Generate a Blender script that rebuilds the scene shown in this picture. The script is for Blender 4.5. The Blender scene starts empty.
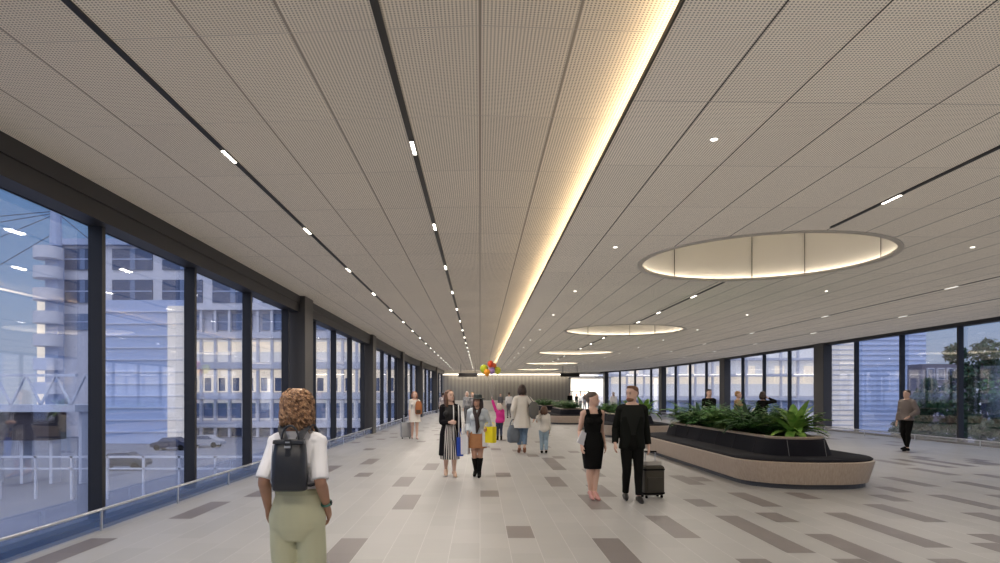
import bpy, bmesh, math, random
from mathutils import Vector, Matrix
R = random.Random(7)
S = bpy.context.scene
C = S.collection
PI = math.pi
V = Vector
F, VX, VY, EYE = 667.0, 480.0, 395.0, 1.65

def px(x, z): return (x-VX)*z/F                 # lateral position of a pixel column at depth z
def pz(y, z): return EYE-(y-VY)*z/F             # height of a pixel row at depth z

# ------------------------------------------------------------------ materials
MATS = {}
def nt(name):
    m = bpy.data.materials.new(name); m.use_nodes = True
    t = m.node_tree; return m, t, t.nodes['Principled BSDF'], t.nodes['Material Output']
def mat(name, col, rough=.6, metal=0, emit=None, es=0, noise=None, bump=0, spec=None, alpha=None, sheen=0):
    if name in MATS: return MATS[name]
    m, t, b, o = nt(name)
    c = (*col, 1) if len(col) == 3 else col
    b.inputs['Base Color'].default_value = c
    b.inputs['Roughness'].default_value = rough
    b.inputs['Metallic'].default_value = metal
    if spec is not None: b.inputs['Specular IOR Level'].default_value = spec
    if emit:
        b.inputs['Emission Color'].default_value = (*emit, 1); b.inputs['Emission Strength'].default_value = es
        m.cycles.emission_sampling = 'NONE'
    if noise:
        sc, amt, stretch = noise
        tc = t.nodes.new('ShaderNodeTexCoord'); mp = t.nodes.new('ShaderNodeMapping')
        mp.inputs['Scale'].default_value = stretch
        n = t.nodes.new('ShaderNodeTexNoise'); n.inputs['Scale'].default_value = sc; n.inputs['Detail'].default_value = 4
        r = t.nodes.new('ShaderNodeMapRange'); r.inputs[3].default_value = 1-amt; r.inputs[4].default_value = 1+amt
        mx = t.nodes.new('ShaderNodeVectorMath'); mx.operation = 'SCALE'; mx.inputs[0].default_value = c[:3]
        t.links.new(tc.outputs['Object'], mp.inputs[0]); t.links.new(mp.outputs[0], n.inputs['Vector'])
        t.links.new(n.outputs['Fac'], r.inputs[0]); t.links.new(r.outputs[0], mx.inputs['Scale'])
        t.links.new(mx.outputs[0], b.inputs['Base Color'])
        if bump:
            bp = t.nodes.new('ShaderNodeBump'); bp.inputs['Strength'].default_value = bump; bp.inputs['Distance'].default_value = .01
            t.links.new(n.outputs['Fac'], bp.inputs['Height']); t.links.new(bp.outputs[0], b.inputs['Normal'])
    MATS[name] = m
    return m
class N:                                          # tiny node maths helper
    def __init__(s, t): s.t = t
    def m(s, op, a, b=None, c=None):
        n = s.t.nodes.new('ShaderNodeMath'); n.operation = op
        for i, v in enumerate((a, b, c)):
            if v is None: continue
            if isinstance(v, (int, float)): n.inputs[i].default_value = v
            else: s.t.links.new(v, n.inputs[i])
        return n.outputs[0]
    def xyz(s):
        g = s.t.nodes.new('ShaderNodeNewGeometry'); sp = s.t.nodes.new('ShaderNodeSeparateXYZ')
        s.t.links.new(g.outputs['Position'], sp.inputs[0]); return sp.outputs
    def mix(s, f, a, b):
        n = s.t.nodes.new('ShaderNodeMix'); n.data_type = 'RGBA'
        s.t.links.new(f, n.inputs[0])
        for i, v in ((6, a), (7, b)):
            if isinstance(v, tuple): n.inputs[i].default_value = (*v, 1)
            else: s.t.links.new(v, n.inputs[i])
        return n.outputs[2]
    def line(s, coord, period, width, off=0):     # 1 on a line, 0 elsewhere
        q = s.m('DIVIDE', s.m('SUBTRACT', coord, off), period)
        d = s.m('ABSOLUTE', s.m('SUBTRACT', q, s.m('ROUND', q)))
        return s.m('LESS_THAN', d, width/period/2)
CEIL_FILL = {'ceiling_left': .055, 'ceiling_right': .145}  # faint emission put into the ceiling panels in place of bounced fill light
def ceiling_mat(name, w, dz, offx, offz, skew, col, seamx, sx, seamz, sz):
    m, t, b, o = nt(name); n = N(t); p = n.xyz()
    u = n.m('SUBTRACT', p[0], offx)
    v = n.m('SUBTRACT', p[1], n.m('MULTIPLY', n.m('ABSOLUTE', p[0]), skew))
    lx = n.line(u, w, sx); lz = n.line(v, dz, sz, offz)
    g = .0262
    def cell(c): 
        q = n.m('DIVIDE', c, g); d = n.m('SUBTRACT', q, n.m('ROUND', q)); return n.m('MULTIPLY', d, d)
    rr = n.m('ADD', cell(u), cell(v)); dot = n.m('LESS_THAN', rr, .08)
    nz = t.nodes.new('ShaderNodeTexWhiteNoise'); nz.noise_dimensions = '2D'
    cx = t.nodes.new('ShaderNodeCombineXYZ')
    t.links.new(n.m('FLOOR', n.m('DIVIDE', u, w)), cx.inputs[0]); t.links.new(n.m('FLOOR', n.m('DIVIDE', n.m('SUBTRACT', v, offz), dz)), cx.inputs[1])
    t.links.new(cx.outputs[0], nz.inputs['Vector'])
    var = n.mix(nz.outputs['Value'], tuple(c*.965 for c in col), tuple(min(1, c*1.03) for c in col))
    c1 = n.mix(dot, var, tuple(c*.34 for c in col))
    c2 = n.mix(lx, c1, seamx); c3 = n.mix(lz, c2, seamz)
    t.links.new(c3, b.inputs['Base Color']); t.links.new(c3, b.inputs['Emission Color']); b.inputs['Emission Strength'].default_value = CEIL_FILL[name]; m.cycles.emission_sampling = 'NONE'; b.inputs['Roughness'].default_value = .85; b.inputs['Specular IOR Level'].default_value = .15
    return m
TW, TL = .32, .72
def floor_mat(name, col, amt, joints=True):
    m, t, b, o = nt(name); n = N(t); p = n.xyz()
    k = n.m('FLOOR', n.m('DIVIDE', p[0], TW))
    yy = n.m('ADD', p[1], n.m('MULTIPLY', k, TL/3))
    cx = t.nodes.new('ShaderNodeCombineXYZ'); t.links.new(k, cx.inputs[0]); t.links.new(n.m('FLOOR', n.m('DIVIDE', yy, TL)), cx.inputs[1])
    wn = t.nodes.new('ShaderNodeTexWhiteNoise'); wn.noise_dimensions = '2D'; t.links.new(cx.outputs[0], wn.inputs['Vector'])
    no = t.nodes.new('ShaderNodeTexNoise'); no.inputs['Scale'].default_value = 1.3; no.inputs['Detail'].default_value = 6
    g = t.nodes.new('ShaderNodeNewGeometry'); t.links.new(g.outputs['Position'], no.inputs['Vector'])
    f = n.m('ADD', n.m('MULTIPLY', wn.outputs['Value'], .6), n.m('MULTIPLY', no.outputs['Fac'], .4))
    c = n.mix(f, tuple(x*(1-amt) for x in col), tuple(x*(1+amt) for x in col))
    if joints:
        jx = n.line(p[0], TW, .006); jy = n.line(yy, TL, .005)
        c = n.mix(jx, c, tuple(x*1.35 for x in col)); c = n.mix(jy, c, tuple(x*1.15 for x in col))
    t.links.new(c, b.inputs['Base Color']); b.inputs['Roughness'].default_value = .42; b.inputs['Specular IOR Level'].default_value = .4
    return m
def glass_mat(name, tint, base, ior=1.45):
    m, t, b, o = nt(name); t.nodes.remove(b)
    tr = t.nodes.new('ShaderNodeBsdfTransparent'); tr.inputs[0].default_value = (*tint, 1)
    gl = t.nodes.new('ShaderNodeBsdfGlossy'); gl.inputs['Roughness'].default_value = .02
    fr = t.nodes.new('ShaderNodeFresnel'); fr.inputs[0].default_value = ior
    n = N(t); f = n.m('ADD', n.m('MULTIPLY', fr.outputs[0], .42), base)
    mx = t.nodes.new('ShaderNodeMixShader'); t.links.new(f, mx.inputs[0]); t.links.new(tr.outputs[0], mx.inputs[1]); t.links.new(gl.outputs[0], mx.inputs[2])
    t.links.new(mx.outputs[0], o.inputs[0]); return m
def stripe_mat(name, a, b_, axis, period, frac, rough=.7, ang=False):
    m, t, b, o = nt(name); n = N(t)
    tc = t.nodes.new('ShaderNodeTexCoord'); sp = t.nodes.new('ShaderNodeSeparateXYZ'); t.links.new(tc.outputs['Object'], sp.inputs[0])
    c = sp.outputs[axis]
    if ang: c = n.m('ARCTAN2', sp.outputs[0], sp.outputs[1])
    f = n.m('LESS_THAN', n.m('FRACT', n.m('DIVIDE', c, period)), frac)
    t.links.new(n.mix(f, b_, a), b.inputs['Base Color']); b.inputs['Roughness'].default_value = rough
    return m

# ------------------------------------------------------------------ mesh builder
def frame(d):
    d = V(d).normalized(); a = V((0, 0, 1)) if abs(d.z) < .95 else V((0, 1, 0))
    s = d.cross(a).normalized(); u = s.cross(d).normalized(); return d, s, u
class MB:
    def __init__(s): s.bm = bmesh.new()
    def face(s, pts, mi=0):
        f = s.bm.faces.new([s.bm.verts.new(p) for p in pts]); f.material_index = mi; return f
    def box(s, x0, x1, y0, y1, z0, z1, mi=0, M=None):
        v = [V((x, y, z)) for z in (z0, z1) for y in (y0, y1) for x in (x0, x1)]
        if M: v = [M@p for p in v]
        v = [s.bm.verts.new(p) for p in v]
        for q in ((0, 2, 3, 1), (4, 5, 7, 6), (0, 1, 5, 4), (2, 6, 7, 3), (0, 4, 6, 2), (1, 3, 7, 5)):
            f = s.bm.faces.new([v[i] for i in q]); f.material_index = mi
        return s
    def loft(s, rings, closed=True, cap=True, mi=0):
        rv = [[s.bm.verts.new(p) for p in r] for r in rings]; n = len(rv[0])
        for a, b in zip(rv, rv[1:]):
            for i in range(n if closed else n-1):
                j = (i+1) % n; f = s.bm.faces.new((a[i], a[j], b[j], b[i])); f.material_index = mi
        if cap and closed:
            s.bm.faces.new(rv[0][::-1]).material_index = mi; s.bm.faces.new(rv[-1]).material_index = mi
        return s
    def tube(s, pts, r, n=8, cap=True, round_=False, mi=0):
        pts = [V(p) for p in pts]; rs = list(r) if hasattr(r, '__len__') else [r]*len(pts)
        if round_:                                    # hemispherical ends
            d0 = (pts[0]-pts[1]).normalized(); d1 = (pts[-1]-pts[-2]).normalized(); r0, r1 = rs[0], rs[-1]
            pts = [pts[0]+d0*r0*.95, pts[0]+d0*r0*.7]+pts+[pts[-1]+d1*r1*.7, pts[-1]+d1*r1*.95]
            rs = [r0*.3, r0*.71]+rs+[r1*.71, r1*.3]
        rings = []; u = None
        for i, p in enumerate(pts):
            d = (pts[min(i+1, len(pts)-1)]-pts[max(i-1, 0)]).normalized()
            if u is None: _, _, u = frame(d)
            u = (u-d*u.dot(d)).normalized(); w = d.cross(u)
            rings.append([p+(u*math.cos(a)+w*math.sin(a))*rs[i] for a in [2*PI*k/n for k in range(n)]])
        return s.loft(rings, cap=cap, mi=mi)
    def cyl(s, c, r, z0, z1, n=24, r2=None, mi=0):
        r2 = r if r2 is None else r2
        return s.loft([[V((c[0]+q*math.cos(a), c[1]+q*math.sin(a), z)) for a in [2*PI*k/n for k in range(n)]] for q, z in ((r, z0), (r2, z1))], mi=mi)
    def ell(s, c, rx, ry, rz, n=16, M=None, mi=0):
        c = V(c); rings = []
        for i in range(1, n//2):
            a = PI*i/(n//2)
            rings.append([c+V((rx*math.sin(a)*math.cos(b), ry*math.sin(a)*math.sin(b), -rz*math.cos(a))) for b in [2*PI*k/n for k in range(n)]])
        if M: rings = [[M@p for p in r] for r in rings]
        return s.loft(rings, mi=mi)
    def build(s, name, mats, parent=None, smooth=None, bevel=0):
        if bevel:
            bmesh.ops.bevel(s.bm, geom=list(s.bm.edges), offset=bevel, segments=2, affect='EDGES', profile=.6)
        bmesh.ops.recalc_face_normals(s.bm, faces=s.bm.faces)
        me = bpy.data.meshes.new(name); s.bm.to_mesh(me); s.bm.free()
        for m in (mats if isinstance(mats, (list, tuple)) else [mats]): me.materials.append(m)
        if smooth:
            for p in me.polygons: p.use_smooth = True
            if smooth < 180: me.set_sharp_from_angle(angle=math.radians(smooth))
        o = bpy.data.objects.new(name, me); C.objects.link(o)
        if parent: o.parent = parent
        return o
    def remesh(s, name, m, parent, vox, sm=3, k=.5, disp=None):
        o = s.build('tmp', m); md = o.modifiers.new('r', 'REMESH'); md.mode = 'VOXEL'; md.voxel_size = vox; md.use_smooth_shade = True
        if sm: q = o.modifiers.new('s', 'SMOOTH'); q.iterations = sm; q.factor = k
        dg = bpy.context.evaluated_depsgraph_get(); me = bpy.data.meshes.new_from_object(o.evaluated_get(dg))
        me.name = name; old = o.data; bpy.data.objects.remove(o); bpy.data.meshes.remove(old)
        if not me.materials: me.materials.append(m)
        for p in me.polygons: p.use_smooth = True
        if disp:
            for v in me.vertices: v.co += disp(v.co)
        n = bpy.data.objects.new(name, me); C.objects.link(n); n.parent = parent
        return n
def rrect(x0, x1, y0, y1, r, z, n=10):
    pts = []
    for cx, cy, a0 in ((x1-r, y1-r, 0), (x0+r, y1-r, 90), (x0+r, y0+r, 180), (x1-r, y0+r, 270)):
        for i in range(n+1):
            a = math.radians(a0+90*i/n); pts.append(V((cx+r*math.cos(a), cy+r*math.sin(a), z)))
    return pts
def tag(o, label, cat, group=None, kind=None):
    o['label'] = label; o['category'] = cat
    if group: o['group'] = group
    if kind: o['kind'] = kind
    return o
def struct(o): o['kind'] = 'structure'; return o
def empty(name, loc=(0, 0, 0), rz=0, size=.2):
    o = bpy.data.objects.new(name, None); C.objects.link(o); o.location = loc; o.rotation_euler = (0, 0, rz); o.empty_display_size = size; return o
def thing(name, label, cat, loc=(0, 0, 0), rz=0, group=None): return tag(empty(name, loc, rz), label, cat, group)
def copy_tree(o, parent=None):
    c = o.copy(); C.objects.link(c)
    if parent: c.parent = parent
    for ch in list(o.children): copy_tree(ch, c)
    return c

# ------------------------------------------------------------------ levels
CZ = EYE+2.57                                      # left ceiling
RZ = EYE+2.42                                     # right ceiling, a little lower so the cove light shows
Y0, Y1 = -8, 72
XL, XR = -4.9, 16.2
def xl(y): return XL if y < 46 else XL+(y-46)/26*1.0
def xr(y): return XR if y < 45 else (XR-(y-45)/15*.9 if y < 60 else XR-.9-(y-60)/12*3.0)
EDGE = 1.25
COVE = -78

# colours
M_frame = mat('dark_frame', (.012, .013, .019), .5)
M_col = mat('dark_column', (.055, .053, .055), .5)
M_black = mat('track_black', (.012, .010, .010), .5)
M_steel = mat('steel', (.55, .57, .6), .3, .8)
M_glass = glass_mat('window_glass', (.93, .945, .98), .02)
M_glassR = mat('railing_glass', (.05, .12, .34), .12); M_glassR.node_tree.nodes['Principled BSDF'].inputs['Alpha'].default_value = .62
M_led = mat('lamp_led', (1, 1, 1), emit=(1, .93, .8), es=9)
M_warm = mat('cove_led', (1, .9, .7), emit=(1, .80, .50), es=6)
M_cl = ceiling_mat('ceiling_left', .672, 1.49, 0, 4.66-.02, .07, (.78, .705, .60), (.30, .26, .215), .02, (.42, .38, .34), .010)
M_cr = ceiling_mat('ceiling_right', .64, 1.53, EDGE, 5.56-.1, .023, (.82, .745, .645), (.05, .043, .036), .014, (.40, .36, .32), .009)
M_white = mat('soft_white', (.72, .69, .63), .8)
M_floor = floor_mat('floor_tile', (.345, .338, .330), .08)
M_dark = floor_mat('floor_dark_tile', (.175, .155, .15), .12)

# ------------------------------------------------------------------ floor
mb = MB()
Ys = [Y0, 0, 20, 45, 46, 60, 72, 84]
for a, b in zip(Ys, Ys[1:]):
    mb.face([(xl(a)-.3, a, 0), (xr(a)+.3, a, 0), (xr(b)+.3, b, 0), (xl(b)-.3, b, 0)])
used = set(); got = set()
def dark(xm, yfar, ynear):
    k = math.floor(xm/TW); off = k*TL/3
    a = round((ynear+off)/TL); b = max(a+1, round((yfar+off)/TL))
    if any((k, j) in got for j in range(a, b)): return
    for j in range(a, b): got.add((k, j))
    for j in range(a-1, b+1): used.add((k, j))
    for dk in (-1, 1): used.add((k+dk, a))
    mb.face([(k*TW+.004, a*TL-off+.004, .0015), ((k+1)*TW-.004, a*TL-off+.004, .0015), ((k+1)*TW-.004, b*TL-off-.004, .0015), (k*TW+.004, b*TL-off-.004, .0015)], 1)
def dpx(l, r, yt, yb, X=300, Yo=420, s=.4):
    yf, yn = Yo+yt*s, Yo+yb*s; zf = EYE*F/(yf-VY); zn = EYE*F/(yn-VY)
    dark(px(X+(l+r)/2*s, zf), zf, zn)
for q in ((110, 175, 287, 400), (240, 297, 195, 233), (505, 565, 255, 283), (443, 487, 178, 192), (700, 760, 283, 365), (825, 890, 228, 313), (680, 735, 193, 230),
          (700, 745, 163, 190), (595, 638, 140, 163), (248, 290, 143, 165), (480, 515, 130, 143), (318, 348, 107, 122), (155, 195, 132, 142), (685, 720, 122, 142),
          (600, 632, 108, 122), (615, 645, 93, 106), (940, 975, 137, 155), (175, 205, 100, 108), (60, 100, 118, 128)): dpx(*q)
for q in ((0, 25, 332, 420), (275, 345, 300, 402), (208, 262, 240, 277), (185, 225, 190, 210), (350, 400, 237, 275), (395, 450, 277, 300), (515, 590, 327, 402),
          (545, 620, 275, 357), (480, 530, 238, 254), (635, 700, 255, 297), (665, 720, 237, 252), (655, 700, 212, 235), (735, 790, 167, 193), (700, 750, 195, 218),
          (795, 860, 235, 272), (860, 930, 273, 312), (885, 960, 323, 373), (925, 990, 350, 400), (930, 980, 235, 250), (925, 970, 185, 200), (695, 730, 152, 165),
          (840, 930, 398, 430), (620, 700, 400, 430), (360, 420, 410, 440)): dpx(*q, X=600, Yo=400)
dark(px(119, 7.75), 7.75, 6.3); dark(px(235, 10.5), 10.5, 8.9); dark(px(262, 11.5), 11.5, 10.8)
for k in range(math.floor(-4.4/TW), math.floor(15.8/TW)):
    for j in range(2, 95):
        y = j*TL
        if y < 17 or (k, j) in used or (k, j-1) in used: continue
        if y > 45 and not xl(y)+.5 < k*TW < xr(y)-.7: continue
        if R.random() < .085:
            n = 3 if (R.random() < .3 and k*TW > 3) else 1
            dark(k*TW+.1, (j+n)*TL-k*TL/3, j*TL-k*TL/3)
floor = struct(mb.build('floor', [M_floor, M_dark]))

# ------------------------------------------------------------------ ceilings
mb = MB()
for a, b in zip(Ys, Ys[1:-1]):
    mb.face([(xl(a)-.3, a, CZ), (EDGE+.25, a, CZ), (EDGE+.25, b, CZ), (xl(b)-.3, b, CZ)])
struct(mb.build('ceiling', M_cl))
CIR = [(5.04, 11.95, 2.13), (5.4, 25.0, 2.2), (5.45, 38.0, 2.15), (5.5, 51, 2.1), (5.5, 63.5, 2.1)]
bm = bmesh.new(); edges = []
def loop(pts):
    vs = [bm.verts.new(p) for p in pts]
    for i in range(len(vs)): edges.append(bm.edges.new((vs[i], vs[(i+1) % len(vs)])))
loop([(EDGE, Y0, RZ), (xr(Y0)+.3, Y0, RZ), (xr(45)+.3, 45, RZ), (xr(60)+.3, 60, RZ), (xr(72)+.3, 72, RZ), (EDGE, 72, RZ)])
for cx, cy, r in CIR: loop([(cx+r*math.cos(a), cy+r*math.sin(a), RZ) for a in [2*PI*k/72 for k in range(72)]])
bmesh.ops.triangle_fill(bm, use_beauty=True, edges=edges)
t = MB(); t.bm.free(); t.bm = bm
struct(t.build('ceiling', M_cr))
# cove: dark lip, light shelf and warm strip
mb = MB(); mb.box(EDGE-.012, EDGE+.004, Y0, 72, RZ-.012, RZ+.03); o = struct(mb.build('trim_1', mat('cove_lip', (.03, .026, .022), .6)))
mb = MB(); mb.box(EDGE+.004, EDGE+.3, Y0, 72, RZ+.006, RZ+.012); struct(mb.build('trim_2', M_white))
mb = MB(); mb.box(EDGE+.20, EDGE+.25, Y0, 72, RZ+.012, CZ); struct(mb.build('trim_3', M_white))
# recessed domes
M_dome = mat('dome_plaster', (.80, .77, .71), .85)
M_rim = mat('dome_rim', (.66, .62, .56), .7)
M_seam = mat('dome_seam', (.12, .11, .10), .7)
M_cirled = mat('dome_led', (1, .9, .75), emit=(1, .88, .70), es=8.0); M_cirled.cycles.emission_sampling = 'AUTO'
for i, (cx, cy, r) in enumerate(CIR):
    D = 1.25
    names = ['nearest', 'second', 'third', 'fourth', 'farthest']
    t = thing('ceiling_dome', 'round glowing recess in the right ceiling, %s of the row over the planters' % names[i], 'ceiling recess', (cx, cy, RZ), 0, 'round light recesses in the ceiling')
    def ring(q, z, n=72): return [V((q*math.cos(a), q*math.sin(a), z)) for a in [2*PI*k/n for k in range(n)]]
    mb = MB(); mb.loft([ring(r+.02, .0), ring(r+.02, D*.9), ring(r-.12, D*.98), ring(r-.4, D), ring(.05, D)], cap=False); mb.build('recess', M_dome, t, smooth=40)
    mb = MB(); mb.loft([ring(r+.03, -.006), ring(r+.03, -.02), ring(r-.05, -.02), ring(r-.05, .03), ring(r-.055, .03), ring(r-.055, -.022), ring(r+.035, -.022), ring(r+.035, 0)], cap=False); mb.build('rim', M_rim, t)
    mb = MB(); mb.loft([ring(r-.045, .02), ring(r+.015, .022)], cap=False); mb.build('light_strip', M_cirled, t)
    if i < 2:
        for a in (0, 45, 72, 118, 160, 205, 250, 295):
            a = math.radians(a); mb = MB(); c_, s_ = math.cos(a), math.sin(a)
            mb.tube([(q*c_, q*s_, z) for q, z in ((r+.01, .03), (r+.01, D*.9), (r-.13, D*.97))], .008, 4); mb.build('seam', M_seam, t)

# ------------------------------------------------------------------ tracks with lamp modules and downlights
def area(parent, loc, sx, sy, power, col=(1, .91, .80), spread=165):
    l = bpy.data.lights.new('lamp_light', 'AREA'); l.shape = 'RECTANGLE'; l.size = sx; l.size_y = sy; l.energy = power; l.color = col; l.spread = math.radians(spread)
    o = bpy.data.objects.new('lamp_light', l); C.objects.link(o); o.location = loc; o.parent = parent; return o
def track(label, x, zc, y0, y1, lamps, power, w=.055):
    t = thing('light_track', label, 'track light', (x, y0, zc))
    mb = MB(); mb.box(-w/2, w/2, 0, y1-y0, -.012, 0); mb.build('track', M_black, t)
    for y in lamps:
        mb = MB(); mb.box(-w/2+.004, w/2-.004, y-y0-.2, y-y0+.2, -.017, -.011)
        c = mb.build('lamp', M_black, t)
        mb = MB()
        for k in range(5):
            yy = y-y0-.15+k*.075; mb.box(-w/2+.01, w/2-.01, yy-.027, yy+.027, -.022, -.016)
        mb.build('lens', M_led, c)
        if power: area(t, (0, y-y0, -.03), w, .36, power)
PW = 40
L1 = [6.9+3.24*i for i in range(-3, 20)]; L2 = [7.15+3.24*i for i in range(-3, 20)]
track('long black ceiling track with lamps, nearest the glowing cove', -.69, CZ, Y0, 68, L1, PW)
track('long black ceiling track with lamps, nearer the left window wall', -2.69, CZ, Y0, 68, L2, PW)
segs = [(Y0, 9.6, [-3.5, 1.5, 5.2, 8.2]), (14.3, 22.7, [16.3, 19.5, 22.0]), (27.3, 35.7, [28.2, 31.4, 34.6]), (40.3, 48.7, [41.3, 44.5, 47.7]), (53.2, 61.3, [54.5, 57.5, 60.5])]
for i, (a, b, ls) in enumerate(segs):
    track('black ceiling track with lamps, ' + ('running from overhead up to the nearest round recess' if i == 0 else 'between the %s round recesses' % ['', 'first and second', 'second and third', 'third and fourth', 'fourth and fifth'][i]), 5.06 if i == 0 else 5.22, RZ, a, b, ls, PW)
M_slot = mat('slot_dark', (.045, .04, .036), .6)
for x, w_, lb in ((10.6, .04, 'thin dark ceiling slot with faint lamps, over the right concourse'), (13.0, .04, 'thin dark ceiling slot with faint lamps, closest to the right window wall')):
    ls = [4+5.5*i for i in range(-1, 8)]
    t = thing('light_track', lb, 'track light', (x, Y0, RZ)); mb = MB(); mb.box(-.02, .02, 0, 58, -.008, 0); mb.build('track', M_slot, t)
    for y in ls:
        mb = MB(); mb.box(-.025, .025, y-Y0-.2, y-Y0+.2, -.014, -.007); mb.build('lamp', mat('lamp_dim', (.8, .8, .8), emit=(1, .95, .85), es=1.1), t); area(t, (0, y-Y0, -.03), .05, .4, PW*1.0)
M_dl = mat('downlight_lens', (1, 1, 1), emit=(1, .92, .8), es=5)
dn = 0
proto = None
rowname = {2.21: 'beside the glowing cove', 8.05: 'right of the round recesses'}
ordn = ['first', 'second', 'third', 'fourth', 'fifth', 'sixth', 'seventh', 'eighth', 'ninth', 'tenth', 'eleventh', 'twelfth', 'thirteenth']
for x in (2.21, 8.05):
    for j, y in enumerate([6.3+4.6*i for i in range(0, 12)]):
        if proto is None:
            proto = thing('downlight', '', 'downlight'); mb = MB(); mb.cyl((0, 0), .045, -.006, 0); mb.build('trim_ring', M_white, proto)
            mb = MB(); mb.cyl((0, 0), .032, -.010, -.005); mb.build('lens', M_dl, proto); o = proto
        else: o = copy_tree(proto)
        o.location = (x, y, RZ); o['group'] = 'small round ceiling downlights'
        o['label'] = 'small round downlight %s, %s from the camera' % (rowname[x], ordn[j])
# warm cove lighting: real lamps lying on the cove shelf, aimed up and to the left
for i in range(8):
    o = area(None, (EDGE+.10, Y0+5+i*10, RZ+.075), .06, 10, 36, (1, .76, .47), 120)
    o.name = 'cove_light'; o.rotation_euler = (0, PI+math.radians(COVE), 0)

# ------------------------------------------------------------------ window walls
BEAM0, BEAM1 = CZ-.42, CZ
def wall_run(side, Y, xf, ycols, prefix_n):
    s = -1 if side == 'left' else 1; top = CZ if side == 'left' else RZ
    n = prefix_n
    for a, b in zip(Y, Y[1:]):
        xa, xb = xf(a), xf(b)
        d = V((xb-xa, b-a, 0)); L = d.length; rz = math.atan2(d.y, d.x)-PI/2
        w = struct(empty('window_%d' % n, (xa, a, 0), rz)); n += 1
        hb = .42 if side == 'left' else .12
        mb = MB(); mb.box(-.01+s*.06, .01+s*.06, 0, L, .06, top-hb); mb.build('pane', M_glass, w)
        mb = MB(); mb.box(-.09, .09, -.04, .04, 0, top-hb+.01); mb.build('mullion', M_frame, w)
        mb = MB(); mb.box(-.09, .12, 0, L, 0, .07); mb.build('sill', M_frame, w)
        mb = MB()
        if side == 'left': mb.box(-.1, .22, 0, L, top-hb, top-.20); mb.box(-.14, .24, 0, L, top-.20, top-.13); mb.box(-.06, .24, 0, L, top-.13, top)
        else: mb.box(-.2, .1, 0, L, top-hb, top)
        mb.build('head_beam', M_frame, w)
    return n
LY = [8.53+2.756*i for i in range(-6, 23)]; LY = [y for y in LY if y < 71]+[72]
k = wall_run('left', LY, xl, None, 1)
RY = [28.7+3.1*i for i in range(-11, 14)]; RY = [y for y in RY if y < 71]+[72]
wall_run('right', RY, xr, None, k)
tn = 4
for yc in [17.7+11.02*i for i in range(0, 6)]:
    for side, f, off, rz in (('l', xl, .17, 0),):
        mb = MB(); mb.box(-.33, .12, -.42, .42, 0, CZ); o = struct(mb.build('trim_%d' % tn, M_col, bevel=.015)); tn += 1
        o.location = (f(yc)+.25, yc, 0)
for yc in [31.3+12.5*i for i in range(-2, 4)]:
    mb = MB(); mb.box(-.2, .2, -.45, .45, 0, RZ); o = struct(mb.build('trim_%d' % tn, M_col, bevel=.015)); tn += 1
    o.location = (xr(yc)-.12, yc, 0)
# low glass railings in front of the glazing
def railing(label, f, off, h, Ya, Yb, step, glass):
    t = thing('low_railing', label, 'railing', (0, 0, 0))
    Yk = [Ya+step*i for i in range(int((Yb-Ya)/step)+1)]
    for y in Yk:
        mb = MB(); x = f(y)+off; mb.box(x-.012, x+.012, y-.012, y+.012, 0, h); mb.build('post', M_steel, t)
    mb = MB(); mb.tube([(f(y)+off, y, h) for y in Yk], .018, 8); mb.build('top_rail', M_steel, t, smooth=60)
    mb = MB()
    for a, b in zip(Yk, Yk[1:]):
        mb.face([(f(a)+off, a+.02, .02), (f(b)+off, b-.02, .02), (f(b)+off, b-.02, h-.02), (f(a)+off, a+.02, h-.02)])
    mb.build('glass_panel', glass, t)
railing('low railing with blue glass panels along the left window wall', xl, .30, .26, -4.2, 70, 2.05, M_glassR)
railing('low steel railing along the foot of the right window wall', xr, -.75, .24, -4.2, 68, 3.1, glass_mat('clear_panel', (.93, .95, 1), .02))

# ------------------------------------------------------------------ back wall at the end and wall behind the camera
YE = 72
M_bw = stripe_mat('slatted_wall', (.20, .195, .185), (.25, .24, .225), 0, .4, .5)
mb = MB(); mb.box(xl(72)-.3, 9.8, YE, YE+.3, 0, CZ); struct(mb.build('wall_back', M_bw))
mb = MB(); mb.box(xl(72), 12.9, YE-2.0, YE-1.9, CZ-.42, CZ); struct(mb.build('trim_%d' % tn, M_white)); tn += 1
mb = MB(); mb.box(xl(72), 9.7, YE-2.03, YE-2.0, CZ-.46, CZ-.38); struct(mb.build('trim_%d' % tn, mat('line_led', (1, 1, 1), emit=(1, .88, .7), es=5))); tn += 1
o = area(None, (3, YE-.5, CZ-.3), 13, .15, 110, (1, .85, .65)); o.name = 'wall_wash_light'; o.rotation_euler = (math.radians(25), 0, 0)
c = thing('reception_counter', 'long pale counter along the foot of the far end wall', 'counter', (2.9, YE-1.4, 0))
mb = MB(); mb.box(-6.2, 5.4, -.3, .3, 0, 1.0); mb.build('counter_front', mat('counter_white', (.62, .58, .52), .5), c)
mb = MB(); mb.box(-6.25, 5.45, -.36, .36, 1.0, 1.06); mb.build('counter_top', mat('counter_top', (.8, .77, .7), .4), c)
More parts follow.
